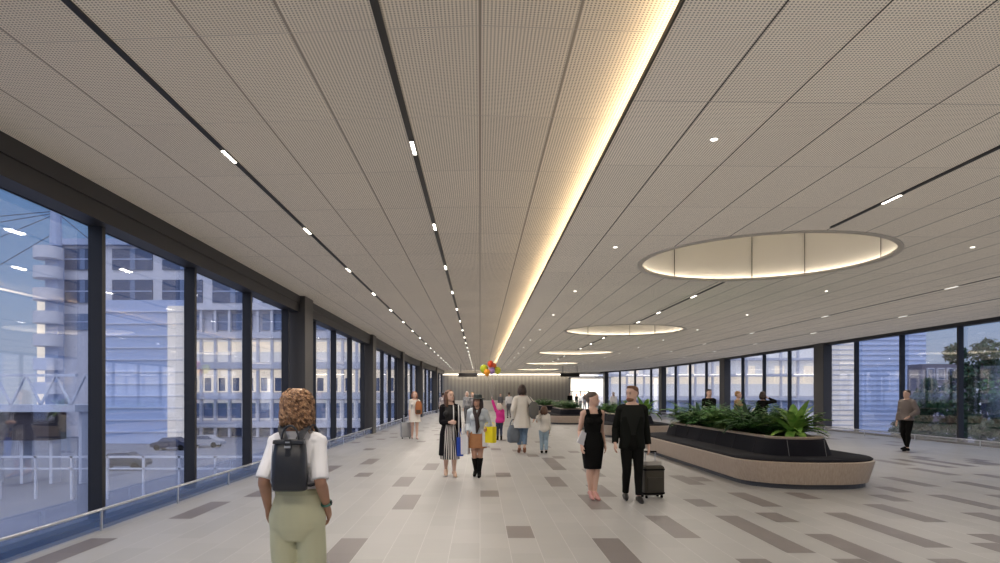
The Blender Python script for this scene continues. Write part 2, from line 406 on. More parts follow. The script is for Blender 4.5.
# bright shop beyond the end wall on the right
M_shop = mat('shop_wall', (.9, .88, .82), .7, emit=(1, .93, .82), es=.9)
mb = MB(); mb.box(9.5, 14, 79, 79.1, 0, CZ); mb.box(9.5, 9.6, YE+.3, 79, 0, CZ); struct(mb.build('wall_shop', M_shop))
mb = MB(); mb.box(9.5, 14, YE-2, 79, CZ-.7, CZ-.6); struct(mb.build('ceiling', M_white))
o = area(None, (11.5, 75.5, CZ-.8), 4, 5, 350, (1, .92, .8)); o.name = 'shop_light'
t = thing('display_shelf', 'dark framed display shelf in the bright shop opening at the far end', 'shelf', (11.3, 78.4, 0))
mb = MB(); mb.box(-1.5, 1.5, -.2, .2, 2.05, 2.15); mb.build('shelf_board', M_frame, t)
for q in (-1.45, -.5, .5, 1.45): mb = MB(); mb.box(q-.04, q+.04, -.2, .2, 0, 2.1); mb.build('upright', M_frame, t)
mb = MB(); mb.box(-1.4, 1.4, -.2, .2, 1.0, 1.05); mb.build('shelf_board', M_frame, t)
struct(MB().box(xl(Y0), XR+.3, Y0-.2, Y0, 0, CZ).build('wall_front', mat('rear_wall', (.42, .40, .38), .8)))
# hanging black display units
for xx, yy, lb in ((468, 56, 'flat black unit hanging under the ceiling near the left end of the far wall'), (570, 56, 'flat black unit hanging under the ceiling near the right end of the far wall')):
    t = thing('hanging_screen', lb, 'screen', (px(xx, yy), yy, 0))
    mb = MB(); mb.box(-.8, .8, -.1, .1, pz(376.8, yy), pz(373.0, yy)); mb.build('housing', M_black, t, bevel=.02)
    for q in (-.6, .6): mb = MB(); mb.tube([(q, 0, pz(374, yy)), (q, 0, CZ if xx < 500 else RZ)], .02, 6); mb.build('hanger', M_black, t)

# ------------------------------------------------------------------ planters with seats
def wood_mat():
    m, t, b, o = nt('planter_wood'); n = N(t)
    g = t.nodes.new('ShaderNodeTexCoord'); mp = t.nodes.new('ShaderNodeMapping'); mp.inputs['Scale'].default_value = (16, 16, .8)
    no = t.nodes.new('ShaderNodeTexNoise'); no.inputs['Scale'].default_value = 3; no.inputs['Detail'].default_value = 5
    t.links.new(g.outputs['Object'], mp.inputs[0]); t.links.new(mp.outputs[0], no.inputs['Vector'])
    r = t.nodes.new('ShaderNodeMapRange'); r.inputs[1].default_value = .3; r.inputs[2].default_value = .7; t.links.new(no.outputs[0], r.inputs[0])
    t.links.new(n.mix(r.outputs[0], (.36, .285, .225), (.45, .365, .295)), b.inputs['Base Color']); b.inputs['Roughness'].default_value = .5
    return m
M_wood = wood_mat(); M_kick = mat('kick_base', (.05, .052, .062), .5)
M_fab = mat('charcoal_fabric', (.010, .010, .015), .9, spec=.2, noise=(40, .25, (1, 1, 1)))
M_fab2 = mat('charcoal_fabric_seat', (.012, .012, .017), .9, spec=.2, noise=(30, .25, (1, 1, 1)))
M_soil = mat('soil', (.05, .035, .025), .95, noise=(20, .4, (1, 1, 1)), bump=.6)
def planter(label, x0, x1, y0, y1, detail=True):
    w, L = x1-x0, y1-y0; r = min(1.05, w/2-.02); W = w/2
    t = thing('planter_bench', label, 'planter bench', ((x0+x1)/2, y0, 0), 0, 'oval planter benches down the concourse')
    mb = MB(); mb.loft([rrect(-W+.14, W-.14, .14, L-.14, r-.1, 0), rrect(-W+.14, W-.14, .14, L-.14, r-.1, .1)]); mb.build('kick_base', M_kick, t)
    mb = MB(); mb.loft([rrect(-W+.09, W-.09, .09, L-.09, r-.05, .085, 16), rrect(-W, W, 0, L, r, .45, 16), rrect(-W, W, 0, L, r, .465, 16), rrect(-W+.015, W-.015, .015, L-.015, r, .48, 16)]); mb.build('wood_casing', M_wood, t, smooth=40)
    mb = MB(); mb.loft([rrect(-W+.03, W-.03, .03, L-.03, r, .475, 16), rrect(-W+.02, W-.02, .02, L-.02, r, .50, 16), rrect(-W+.05, W-.05, .05, L-.05, r, .525, 16), rrect(-W+.5, W-.5, .5, L-.5, r-.4, .53, 16)]); mb.build('seat_cushion', M_fab2, t, smooth=35)
    i0 = .62; mb = MB(); q = max(.25, r-.5)
    a0 = lambda i, z, rr: rrect(-W+i, W-i, i+.06, L-i-.06, rr, z, 16)
    mb.loft([a0(i0, .52, q), a0(i0+.09, .80, q-.05), a0(i0+.11, .825, q-.05), a0(i0+.15, .83, q-.08)], cap=False); mb.build('backrest', M_fab, t, smooth=35)
    mb = MB(); mb.loft([a0(i0+.13, .82, q-.06), a0(i0+.12, .86, q-.06), a0(i0+.14, .87, q-.07), a0(i0+.24, .87, q-.12), a0(i0+.25, .80, q-.12)], cap=False); mb.build('rim', M_wood, t, smooth=35)
    mb = MB(); mb.loft([a0(i0+.22, .80, q-.1), a0(i0+.23, .82, q-.1)]); mb.build('soil', M_soil, t)
    if detail:
        M_sm = mat('seam_piping', (.16, .16, .17), .6); M_sm2 = mat('seam_dark', (.035, .035, .04), .8)  # side seams in a darker colour than the front piping
        A, B = a0(i0-.006, .525, q), a0(i0+.086, .80, q-.05)
        for k in range(0, len(A)):
            pass
        def seam(p, q_, m_=M_sm): mb = MB(); mb.tube([p, q_], .005, 5); mb.build('seam', m_, t)
        for xx in (-.35, .33): seam(V((xx, i0+.052, .53)), V((xx, i0+.143, .82)))
        for yy in [1.6+1.05*k for k in range(int((L-3)/1.05)+1)]:
            for s in (-1, 1): seam(V((s*(W-i0+.004), yy, .53)), V((s*(W-i0-.088), yy, .82)), M_sm2)
    return t
PL = [(4.72, 7.27, 11.5, 20.3), (4.85, 7.5, 25.2, 33.8), (3.95, 6.7, 37.2, 44.5), (3.9, 6.4, 50, 56), (3.2, 5.6, 61, 66)]
pn = ['nearest oval planter bench of pale wood with charcoal seat and back, beside the suited man', 'second oval planter bench, partly hidden behind the suited man', 'third oval planter bench, left of the woman in the black dress',
      'fourth planter bench, small in the distance before the far counter', 'farthest planter bench, beside the white-coated woman\'s shoulder bag']
for i, p in enumerate(PL): planter(pn[i], *p, detail=i < 2)

# ------------------------------------------------------------------ plants
def leaf_mat(name, a, b_):
    m, t, b, o = nt(name); n = N(t)
    g = t.nodes.new('ShaderNodeTexCoord'); no = t.nodes.new('ShaderNodeTexNoise'); no.inputs['Scale'].default_value = 9
    t.links.new(g.outputs['Object'], no.inputs['Vector']); r = t.nodes.new('ShaderNodeMapRange'); r.inputs[1].default_value = .35; r.inputs[2].default_value = .65; t.links.new(no.outputs[0], r.inputs[0])
    t.links.new(n.mix(r.outputs[0], a, b_), b.inputs['Base Color']); b.inputs['Roughness'].default_value = .4
    b.inputs['Transmission Weight'].default_value = 0; return m
M_fern = leaf_mat('fern_green', (.035, .12, .03), (.11, .27, .07)); M_fern2 = leaf_mat('fern_light', (.08, .19, .03), (.20, .36, .09))
M_broad = leaf_mat('broad_green', (.12, .30, .04), (.32, .50, .12)); M_dk = leaf_mat('dark_green', (.012, .04, .018), (.03, .09, .03))
def blade(mb, base, d, up, L, W, arch, n=7, fold=.25):
    """an arching leaf: base point, horizontal direction, start angle, length, width"""
    d = V(d).normalized(); side = d.cross(V((0, 0, 1))).normalized(); p = V(base); ang = up; rows = []
    for i in range(n+1):
        t = i/n; w = W*math.sin(PI*min(1, (t*.92+.06)))**.8*(1 if t < .98 else .1)
        rows.append([p-side*w+V((0, 0, fold*w)), V(p), p+side*w+V((0, 0, fold*w))])
        p = p+(d*math.cos(ang)+V((0, 0, 1))*math.sin(ang))*(L/n); ang -= arch/n
    mb.loft(rows, closed=False)
    return rows
def fern_mesh(name, rng, nf=26, L=.62, m=M_fern):
    mb = MB()
    for k in range(nf):
        a = rng.uniform(0, 2*PI); up = rng.uniform(.7, 1.5); l = L*rng.uniform(.7, 1.15); arch = rng.uniform(.9, 1.9)
        d = V((math.cos(a), math.sin(a), 0)); p = V((rng.uniform(-.08, .08), rng.uniform(-.08, .08), 0)); side = V((-d.y, d.x, 0)); n = 13; ang = up; pts = [V(p)]
        for i in range(n):
            p = p+(d*math.cos(ang)+V((0, 0, 1))*math.sin(ang))*(l/n); ang -= arch/n; pts.append(V(p))
            t = (i+1)/n; ll = .19*math.sin(PI*min(1, t*.9+.08))**.7*(1.0 if t < 1 else .5)
            for s in (-1, 1):
                dd = (side*s+d*.55+V((0, 0, rng.uniform(-.25, .2)))).normalized(); w = .026*(1+.5*rng.random()); tip = p+dd*ll*rng.uniform(.85, 1.1); mid = p+dd*ll*.45; c = dd.cross(V((0, 0, 1))).normalized()
                mb.face([p, mid+c*w+V((0, 0, .008)), tip, mid-c*w+V((0, 0, .008))])
        mb.tube(pts, [.006*(1-.7*i/n) for i in range(n+1)], 4)
    return mb.build(name, m)
def broad_mesh(name, rng, n=15, L=.62, W=.075, m=M_broad, upr=(.35, 1.45)):
    mb = MB()
    for k in range(n):
        a = 2*PI*k*.382+rng.uniform(-.2, .2); t = k/n
        blade(mb, (0, 0, rng.uniform(0, .08)), (math.cos(a), math.sin(a), 0), upr[0]+(upr[1]-upr[0])*t+rng.uniform(-.1, .1), L*rng.uniform(.8, 1.1), W*rng.uniform(.8, 1.1), rng.uniform(.9, 1.9)*(1.15-t*.7), 10)
    return mb.build(name, m, smooth=80)
def reg(o, label, cat, loc, rz, s, group):
    tag(o, label, cat, group); o.location = loc; o.rotation_euler = (0, 0, rz); o.scale = (s, s, s); return o
rp = random.Random(3)
protoF = [fern_mesh('fern', random.Random(i), 30, .66, [M_fern, M_fern2, M_fern][i]) for i in range(3)]
protoB = [broad_mesh('broadleaf_plant', random.Random(20), 27, .68, .085), broad_mesh('broadleaf_plant', random.Random(22), 26, .6, .05, M_dk)]
usedp = set()
def plant(pr, label, x, y, z=.83, s=1, cat='plant', group=None, name=None):
    if pr in usedp: o = pr.copy(); C.objects.link(o)
    else: o = pr; usedp.add(pr)
    if name: o.name = name
    return reg(o, label, cat, (x, y, z), rp.uniform(0, 6.28), s, group)
o = plant(protoB[0], 'big bright green broad-leaved plant at the near end of the nearest planter', 6.10, 12.95, s=1.12)
cnt = 0
words = ['first', 'second', 'third', 'fourth', 'fifth', 'sixth', 'seventh', 'eighth', 'ninth', 'tenth', 'eleventh', 'twelfth', 'thirteenth', 'fourteenth']
y = 13.55; i = 0
while y < 19.2:
    for sx, nm in ((-.24, 'left'), (.27, 'right')):
        kind = (i*2+(sx > 0)) % 5
        pr = protoF[kind % 3] if kind < 4 else protoB[1]
        plant(pr, '%s in the nearest planter, %s pair behind the broad-leaved plant, %s side' % ('leafy green fern' if kind < 4 else 'dark glossy leafy plant', words[i], nm), 6.1+sx+rp.uniform(-.06, .06), y+rp.uniform(-.15, .15), s=rp.uniform(1.0, 1.25), group='ferns in the nearest planter')
    y += .62; i += 1
for (x0, x1, y0, y1), nm, n in ((PL[1], 'second', 10), (PL[2], 'third', 12), (PL[3], 'fourth', 8), (PL[4], 'farthest', 7)):
    for k in range(n):
        y = y0+1.0+(y1-y0-2.0)*k/(n-1)
        pr = protoF[k % 3] if (nm != 'second' or k > 1) else protoB[0]
        plant(pr, '%s in the %s planter, %s from its near end' % ('leafy green fern' if pr in protoF else 'spiky bright green plant', nm, words[k]), (x0+x1)/2+rp.uniform(-.3, .3), y, s=rp.uniform(.85, 1.1)*(1.25 if pr is protoB[0] else 1), group='plants in the %s planter' % nm)

# ------------------------------------------------------------------ people
def cr(pts, k=4):                                  # Catmull-Rom through (point, radius)
    out = []
    P = [pts[0]]+list(pts)+[pts[-1]]
    for i in range(1, len(P)-2):
        for j in range(k):
            t = j/k
            def f(a, b, c, d): return .5*((2*b)+(c-a)*t+(2*a-5*b+4*c-d)*t*t+(3*b-a-3*c+d)*t**3)
            out.append((f(P[i-1][0], P[i][0], P[i+1][0], P[i+2][0]), f(P[i-1][1], P[i][1], P[i+1][1], P[i+2][1])))
    out.append(pts[-1]); return out
def ik(a, b, l1, l2, pole):
    a, b = V(a), V(b); d = b-a; L = min(d.length, (l1+l2)*.999); d.normalize(); b = a+d*L
    x = (l1*l1-l2*l2+L*L)/(2*L); h = math.sqrt(max(0, l1*l1-x*x)); p = V(pole); p = (p-d*p.dot(d)).normalized()
    return a+d*x+p*h, b
M_eye = mat('eye_dark', (.03, .02, .02), .3); M_lip = mat('lip', (.45, .13, .12), .5)
def skin(n): return {'light': mat('skin_light', (.62, .40, .31), .55), 'mid': mat('skin_mid', (.47, .27, .19), .55), 'tan': mat('skin_tan', (.36, .20, .135), .55)}[n]
TR_F = [(.455, .045, .05), (.475, .085, .062), (.50, .098, .068), (.53, .098, .068), (.57, .086, .06), (.61, .072, .052), (.65, .075, .054), (.70, .082, .064), (.73, .084, .068), (.77, .085, .057), (.80, .086, .048), (.82, .078, .040), (.835, .056, .034), (.85, .03, .03)]
TR_M = [(.455, .045, .05), (.475, .085, .062), (.50, .095, .066), (.53, .096, .066), (.57, .090, .062), (.61, .086, .06), (.65, .092, .064), (.70, .102, .07), (.74, .104, .071), (.78, .107, .064), (.805, .108, .055), (.825, .094, .045), (.84, .07, .038), (.855, .035, .034)]
class Person:
    def __init__(s, name, label, H, X, Yd, face=0, sex='f', tone='light', step=.07, stepside=1, hands=None, yaw=0, pitch=0, vox=.009, heel=0, spread=.045, lean=0, fingers=True, faceparts=False, child=False, curl=.5, cat='person', arml=1, shw=None):
        s.H = H; s.vox = vox; s.sex = sex; s.root = thing('person', label, cat, (X, Yd, 0), face)
        s.tr = [(z*H, rx*H, ry*H) for z, rx, ry in (TR_F if sex == 'f' else TR_M)]
        s.lean = lean; sh = (shw or (.086 if sex == 'f' else .097))*H
        s.hd = .132*H if not child else .165*H
        s.hip, s.knee, s.ank, s.toe, s.sho, s.elb, s.wri, s.hf = {}, {}, {}, {}, {}, {}, {}, {}
        for k in (-1, 1):
            fr = -step*H if k == stepside else step*H*1.1
            lift = (.0 if k == stepside else .022*H*(step/.07))
            s.hip[k] = V((k*.05*H, 0, .495*H)); an = V((k*spread*H, fr, .045*H+lift+heel))
            s.ank[k] = an
            s.sho[k] = V((k*sh, s.dy(.80*H), .80*H))
            if hands and k in hands: tgt, pole = hands[k]; tgt = V(tgt)
            else:
                tgt = V((k*(sh/H+.028)*H, (fr*-.75)-.02*H, .80*H-.312*H)); pole = (k*.25, 1, 0)
            s.elb[k], s.wri[k] = ik(s.sho[k], tgt, .172*H*arml, .15*H*arml, pole)
        s.step = step
        LL = max((s.ank[k]-s.hip[k]).length for k in (-1, 1))*.5006
        for k in (-1, 1): s.knee[k], s.ank[k] = ik(s.hip[k], s.ank[k], LL, LL, (0, -1, .05))
        s.hm = Matrix.Translation(V((0, s.dy(.87*H)-.004*H, H-s.hd)))@Matrix.Rotation(yaw, 4, 'Z')@Matrix.Rotation(pitch, 4, 'X')
        mb = MB()
        s.torso(mb, .455, .86, 0)
        for k in (-1, 1):
            s.leg(mb, k, 0, 1, 0)
            s.foot(mb, k, 0, heel)
            s.arm(mb, k, 0, 1, 0)
            s.hand(mb, k, fingers, curl)
        h = s.hd
        mb.tube([p for p, r in cr([(V((0, s.dy(.82*H)+.008*H, .815*H)), 0), (V((0, s.dy(.86*H)+.002*H, .86*H)), 0), (s.hm@V((0, .08*h, .30*h)), 0)])], .030*H if sex == 'f' else .036*H, 12)
        rings = []
        for z, w, f, b in ((-.01, .10, -.34, -.14), (.03, .19, -.40, -.02), (.1, .25, -.425, .12), (.2, .30, -.42, .22), (.32, .325, -.415, .32), (.42, .34, -.41, .38), (.5, .35, -.40, .42), (.58, .355, -.425, .45), (.7, .355, -.42, .46), (.8, .33, -.38, .43), (.9, .26, -.29, .34), (.96, .17, -.18, .22), (1., .05, -.05, .07)):
            rings.append([s.hm@V((w*h*math.cos(a), ((f+b)/2+(b-f)/2*math.sin(a))*h, z*h)) for a in [2*PI*q/20 for q in range(20)]])
        mb.loft(rings)
        mb.tube([s.hm@V((0, -.40*h, .52*h)), s.hm@V((0, -.46*h, .40*h)), s.hm@V((0, -.49*h, .34*h)), s.hm@V((0, -.42*h, .30*h))], [.035*h, .045*h, .06*h, .05*h], 8)
        for k in (-1, 1): mb.ell((k*.365*h, .03*h, .45*h), .035*h, .07*h, .12*h, 10, s.hm); mb.ell((k*.02*h, -.41*h, .2*h), .08*h, .03*h, .025*h, 8, s.hm)
        s.body = mb.remesh('body', skin(tone), s.root, vox, 3)
        if faceparts:
            for k in (-1, 1):
                e = MB(); e.ell((k*.145*h, -.395*h, .485*h), .055*h, .035*h, .026*h, 10, s.hm); e.build('eye', M_eye, s.root, smooth=180)
                e = MB(); e.ell((k*.15*h, -.415*h, .585*h), .085*h, .02*h, .014*h, 10, s.hm); e.build('eyebrow', mat('brow', (.06, .035, .02), .8), s.root, smooth=180)
            e = MB(); e.ell((0, -.43*h, .21*h), .10*h, .03*h, .022*h, 10, s.hm); e.build('mouth', M_lip, s.root, smooth=180)
    def dy(s, z): return -s.lean*max(0, z-.5*s.H)
    def ring(s, z, i, n=24, sx=1, sy=1):
        t = s.tr
        for a, b in zip(t, t[1:]):
            if a[0] <= z <= b[0]: f = (z-a[0])/(b[0]-a[0]); rx = a[1]+(b[1]-a[1])*f; ry = a[2]+(b[2]-a[2])*f; break
        else: rx, ry = (t[0][1], t[0][2]) if z < t[0][0] else (t[-1][1], t[-1][2])
        cy = s.dy(z)
        return [V(((rx+i)*sx*math.cos(a), cy+(ry+i)*sy*math.sin(a), z)) for a in [2*PI*k/n for k in range(n)]]
    def torso(s, mb, a, b, i, n=14):
        H = s.H; mb.loft([s.ring((a+(b-a)*k/n)*H, i) for k in range(n+1)])
        if b > .8:
            for k in (-1, 1): mb.tube([s.sho[k]-V((k*.04*H, 0, -.006*H)), s.sho[k]], [.035*H+i, .033*H+i], 10, round_=True)
        if s.sex == 'f' and a < .72 < b and s.H > 1.5:
            for k in (-1, 1): mb.ell((k*.045*H, s.dy(.73*H)-.05*H, .725*H), .036*H+i, .03*H+i, .034*H+i, 12)
    def leg(s, mb, k, t0, t1, i, rad=None, n=10):
        H = s.H; h, kn, a = s.hip[k], s.knee[k], s.ank[k]
        P = [(h, .050*H), (h.lerp(kn, .45), .045*H), (kn, .033*H), (kn.lerp(a, .3)+V((0, .008*H, 0)), .033*H), (kn.lerp(a, .7), .024*H), (a, .019*H)]
        if rad: P = [(p, r_*H) for (p, _), r_ in zip(P, rad)]
        P = cr(P, 4); N_ = len(P)-1; a_, b_ = int(t0*N_), max(1, round(t1*N_)); Q = P[a_:b_+1]
        mb.tube([p for p, r in Q], [r+i for p, r in Q], 14)
    def foot(s, mb, k, i, heel=0):
        H = s.H; a = s.ank[k]; base = a.z-.045*H; hb = base
        low = max(.0, base-heel)
        toe = V((a.x+k*.008*H, a.y-.115*H, low+.012*H)); ball = V((a.x+k*.006*H, a.y-.07*H, low+.018*H)); hl = V((a.x, a.y+.022*H, base+.02*H))
        mb.tube([hl, V((a.x, a.y, base+.028*H)), V((a.x+k*.003*H, a.y-.035*H, (base+low)/2+.028*H)), ball, toe], [.02*H+i, .024*H+i, .022*H+i, .021*H+i, .013*H+i], 12, round_=True)
        if i == 0: mb.tube([a, V((a.x, a.y, base+.025*H))], .019*H, 10)
    def arm(s, mb, k, t0, t1, i, rad=None):
        H = s.H; a, e, w = s.sho[k], s.elb[k], s.wri[k]; m = 1.12 if s.sex == 'm' else 1
        P = [(a, .031*H*m), (a.lerp(e, .45), .026*H*m), (e, .0215*H*m), (e.lerp(w, .3), .0225*H*m), (e.lerp(w, .75), .017*H*m), (w, .014*H*m)]
        if rad: P = [(p, r_*H) for (p, _), r_ in zip(P, rad)]
        P = cr(P, 4); N_ = len(P)-1; Q = P[int(t0*N_):max(1, round(t1*N_))+1]
        mb.tube([p for p, r in Q], [r+i for p, r in Q], 12)
    def hand(s, mb, k, fingers, curl):
        H = s.H; e, w = s.elb[k], s.wri[k]; d = (w-e).normalized()
        nrm = V((-k, 0, 0)); nrm = (nrm-d*nrm.dot(d)); nrm = nrm.normalized() if nrm.length > .2 else V((0, 0, -1)); sd = d.cross(nrm)
        if sd.y > 0: sd = -sd                       # thumb side points to the front
        M = Matrix((( *sd, 0), (*nrm, 0), (*d, 0), (0, 0, 0, 1))).transposed(); M.translation = w
        L = .052*H
        mb.loft([[M@V((rx*H*math.cos(a), ry*H*math.sin(a), z*H)) for a in [2*PI*q/12 for q in range(12)]] for z, rx, ry in ((-.008, .014, .013), (.01, .018, .011), (.03, .0235, .0105), (.05, .0225, .0085), (.055, .016, .006))])
        if not fingers: mb.tube([M@V((0, 0, L)), M@V((0, .012*H, L+.035*H))], [.017*H, .011*H], 8, round_=True); return
        for q, (ox, ln) in enumerate(((.017, .040), (.006, .046), (-.006, .042), (-.0165, .033))):
            p = V((ox*H, 0, L*.92)); pts = [M@(V((ox*.8*H, 0, L*.6))), M@p]; a = .12+curl*.25
            for j in range(3):
                p = p+V((ox*.06*H, math.sin(a)*ln*H/3*1.05, math.cos(a)*ln*H/3*1.05)); a += curl*.55; pts.append(M@p)
            mb.tube(pts, [.0052*H, .0054*H, .0052*H, .0048*H, .004*H], 8, round_=True)
        mb.tube([M@V((.012*H, .002*H, .012*H)), M@V((.024*H, .006*H, .028*H)), M@V((.028*H, .012*H, .045*H)), M@V((.026*H, .018*H, .058*H))], [.009*H, .0075*H, .006*H, .005*H], 8, round_=True)
    # clothing
    def shirt(s, m, z0=.5, z1=.84, sl=.95, i=.008, name='shirt', sr=None, extra=None):
        mb = MB(); s.torso(mb, z0, z1, i, 16)
        if sl > 0:
            for k in (-1, 1): s.arm(mb, k, 0, sl, i, sr)
        if extra: extra(mb)
        return mb.remesh(name, m, s.root, s.vox, 2)
    def trousers(s, m, t1=.97, i=.006, rad=None, top=.58, name='trousers', sm=6):
        mb = MB(); s.torso(mb, .445, top, i+.005, 8)
        for k in (-1, 1): s.leg(mb, k, 0, t1, i, rad)
        return mb.remesh(name, m, s.root, s.vox, sm)
    def skirt(s, m, zs, name='skirt', pleat=0, npl=16, cx=0, cy=0, n=96, cap=True):
        H = s.H; mb = MB(); rings = []
        for q, (z, rx, ry) in enumerate(zs):
            am = pleat*q/(len(zs)-1)
            se = lambda v: math.copysign(abs(v)**.8, v)
            rings.append([V((cx*q/(len(zs)-1)+(rx*H+am*math.cos(npl*a))*se(math.cos(a)), s.dy(z*H)+cy*q/(len(zs)-1)+(ry*H+am*math.cos(npl*a))*se(math.sin(a)), z*H)) for a in [2*PI*k/n for k in range(n)]])
        mb.loft(rings, cap=cap); return mb.build(name, m, s.root, smooth=60)
    def shoes(s, m, i=.006, heel=0, boot=0, name='shoe', rad=None):
        for k in (-1, 1):
            mb = MB(); s.foot(mb, k, i, heel); a = s.ank[k]
            if boot: s.leg(mb, k, 1-boot, 1, i+.003); mb.tube([a+V((0, 0, .02)), a-V((0, 0, .025*s.H))], .022*s.H+i, 12)
            if heel:
                b = a.z-.045*s.H; mb.tube([(a.x, a.y+.02*s.H, b+.01*s.H), (a.x, a.y+.024*s.H, max(.0, b-heel))], [.012, .006], 8)
            mb.remesh('boot' if boot else name, m, s.root, min(s.vox, .008), 1)
    def hair(s, m, kind='short', name='hair'):
        h = s.hd; mb = MB(); T = s.hm
        def e(x, y, z, a, b, c, n=16): mb.ell((x*h, y*h, z*h), a*h, b*h, c*h, n, T)
        if kind in ('short', 'man'):
            e(0, .07, .74, .385, .43, .31); e(0, .22, .52, .34, .29, .30)
            if kind == 'man': e(0, -.18, .93, .26, .22, .11)
        if kind == 'bun': e(0, .06, .73, .385, .44, .31); e(0, .25, .5, .33, .25, .3); e(0, .53, .62, .17, .15, .17)
        if kind in ('bob', 'long'):
            e(0, .08, .74, .41, .44, .33); e(0, .2, .45, .40, .32, .42)
            zb = -.05 if kind == 'bob' else -.65
            for a in range(-5, 6):
                th = a/5*1.95; x, y = .36*math.sin(th), .10+.33*math.cos(th)
                mb.tube([T@V((x*h, y*h, .6*h)), T@V((x*1.1*h, y*1.1*h, .25*h)), T@V((x*1.12*h, y*1.15*h, (zb+.25)*h)), T@V((x*.9*h, y*1.05*h, (zb+.05*math.sin(a*2))*h))], [.12*h, .13*h, .12*h, .06*h], 8, round_=True)
        if kind == 'pony': e(0, .07, .74, .39, .43, .32); e(0, .24, .5, .33, .25, .32); mb.tube([T@V((0, .45*h, .7*h)), T@V((0, .62*h, .5*h)), T@V((0, .6*h, .1*h))], [.09*h, .12*h, .05*h], 8, round_=True)
        rn = random.Random(5)
        return mb.remesh(name, m, s.root, min(s.vox, .009), 1)

Mh_dark = mat('hair_dark', (.035, .018, .012), .5, noise=(60, .5, (1, 1, .2))); Mh_brown = mat('hair_brown', (.10, .045, .022), .5, noise=(60, .5, (1, 1, .2)))
Mh_blond = mat('hair_blond', (.42, .24, .10), .5, noise=(60, .4, (1, 1, .2))); Mh_grey = mat('hair_pale', (.62, .50, .44), .6)
Mc_black = mat('cloth_black', (.006, .006, .006), .9, spec=.12); Mc_suit = mat('suit_black', (.006, .007, .0055), .9, spec=.15); Mc_shirtb = mat('shirt_black', (.014, .015, .013), .9, spec=.15)
Mc_white = mat('cloth_white', (.72, .70, .70), .8, noise=(8, .06, (1, 1, 1))); Mc_cream = mat('cloth_cream', (.66, .62, .56), .8)
Mc_jean = mat('jeans', (.13, .20, .30), .8, noise=(14, .25, (1, 1, 1))); Mc_jeanl = mat('jeans_light', (.28, .37, .45), .8, noise=(14, .25, (1, 1, 1)))
Mc_den = mat('denim_pale', (.52, .57, .62), .8, noise=(12, .15, (1, 1, 1))); Mc_grey = mat('cloth_grey', (.13, .13, .14), .8)

# --- foreground woman with the backpack
Z1 = 4.17; X1 = px(297.5, Z1)
M_khaki = mat('trousers_sage', (.50, .51, .36), .8, noise=(5, .12, (1, 1, .3)), bump=.3)
M_bpk = mat('backpack_leather', (.018, .021, .030), .38, noise=(25, .15, (1, 1, 1)), bump=.1)
w = Person('person', 'woman with curly hair walking away wearing a white t-shirt, sage trousers and a black backpack', 1.69, X1, Z1, PI, 'f', 'tan', step=.05, vox=.0065,
           hands={-1: ((-.182, -.01, .955), (-.1, 1, 0)), 1: ((.182, .01, .955), (.1, 1, 0))}, curl=.5, arml=.86, shw=.074)
H = w.H
w.shirt(mat('tshirt_white', (.70, .71, .76), .8, noise=(6, .05, (1, 1, .5)), bump=.15), .612, .845, .40, .009, 'tshirt', sr=[.029, .028, .0275, .027, .02, .02])
w.trousers(M_khaki, .99, .008, [.047, .050, .046, .043, .045, .048], .635, sm=14)
w.shoes(mat('sneaker', (.6, .6, .58), .6))
mb = MB(); mb.loft([w.ring(z*H, .016) for z in (.612, .628)]); mb.build('waistband', mat('waistband', (.45, .46, .32), .8), w.root, smooth=50)
# curly hair
m, t_, b_, o_ = nt('hair_curly'); n_ = N(t_)
tc = t_.nodes.new('ShaderNodeTexCoord'); no = t_.nodes.new('ShaderNodeTexNoise'); no.inputs['Scale'].default_value = 45; t_.links.new(tc.outputs['Object'], no.inputs['Vector'])
mr = t_.nodes.new('ShaderNodeMapRange'); mr.inputs[1].default_value = .35; mr.inputs[2].default_value = .65; t_.links.new(no.outputs[0], mr.inputs[0])
t_.links.new(n_.mix(mr.outputs[0], (.10, .045, .025), (.50, .30, .17)), b_.inputs['Base Color']); b_.inputs['Roughness'].default_value = .5; M_curl = m
mb = MB(); h = w.hd; T = w.hm; rr = random.Random(11)
mb.ell((0, .06*h, .64*h), .37*h, .42*h, .385*h, 20, T); mb.ell((0, .2*h, .30*h), .37*h, .30*h, .48*h, 20, T)
for k in range(520):
    th = rr.uniform(-2.35, 2.35); ph = rr.uniform(0, 1)**.7; zz = 1.0-.62*ph
    rad = math.sin(min(1, .12+ph*1.1)*PI/2)
    x, y = .40*rad*math.sin(th), .06+.44*rad*math.cos(th)
    if y < -.3 and zz < .8: continue
    n = 16; ln = rr.uniform(.28, .62)*(1-.0*ph); f0 = rr.uniform(0, 6.28); pts = []; am = rr.uniform(.022, .042); tw = rr.uniform(2.2, 3.6)
    endz = max(-.30+rr.uniform(-.03, .16), zz-ln)
    for i in range(n+1):
        t = i/n; z = zz+(endz-zz)*t; g = 1+.10*math.sin(min(1, t*1.1)*PI)+.16*max(0, .45-z)
        a = f0+t*tw*2*PI
        if z > .45: q = math.sqrt(max(.0, 1-((z-.62)/.42)**2)) if z > .62 else 1; rad2 = max(rad*(1-t), q)
        else: rad2 = 1
        xx, yy = .40*rad2*g*math.sin(th), .06+.43*rad2*g*math.cos(th)
        pts.append(T@V(((xx+am*math.cos(a))*h, (yy+am*math.sin(a))*h, z*h)))
    mb.tube(pts, [.0048*(1-.5*(i/n)) for i in range(n+1)], 5)
mb.build('hair', M_curl, w.root, smooth=180)
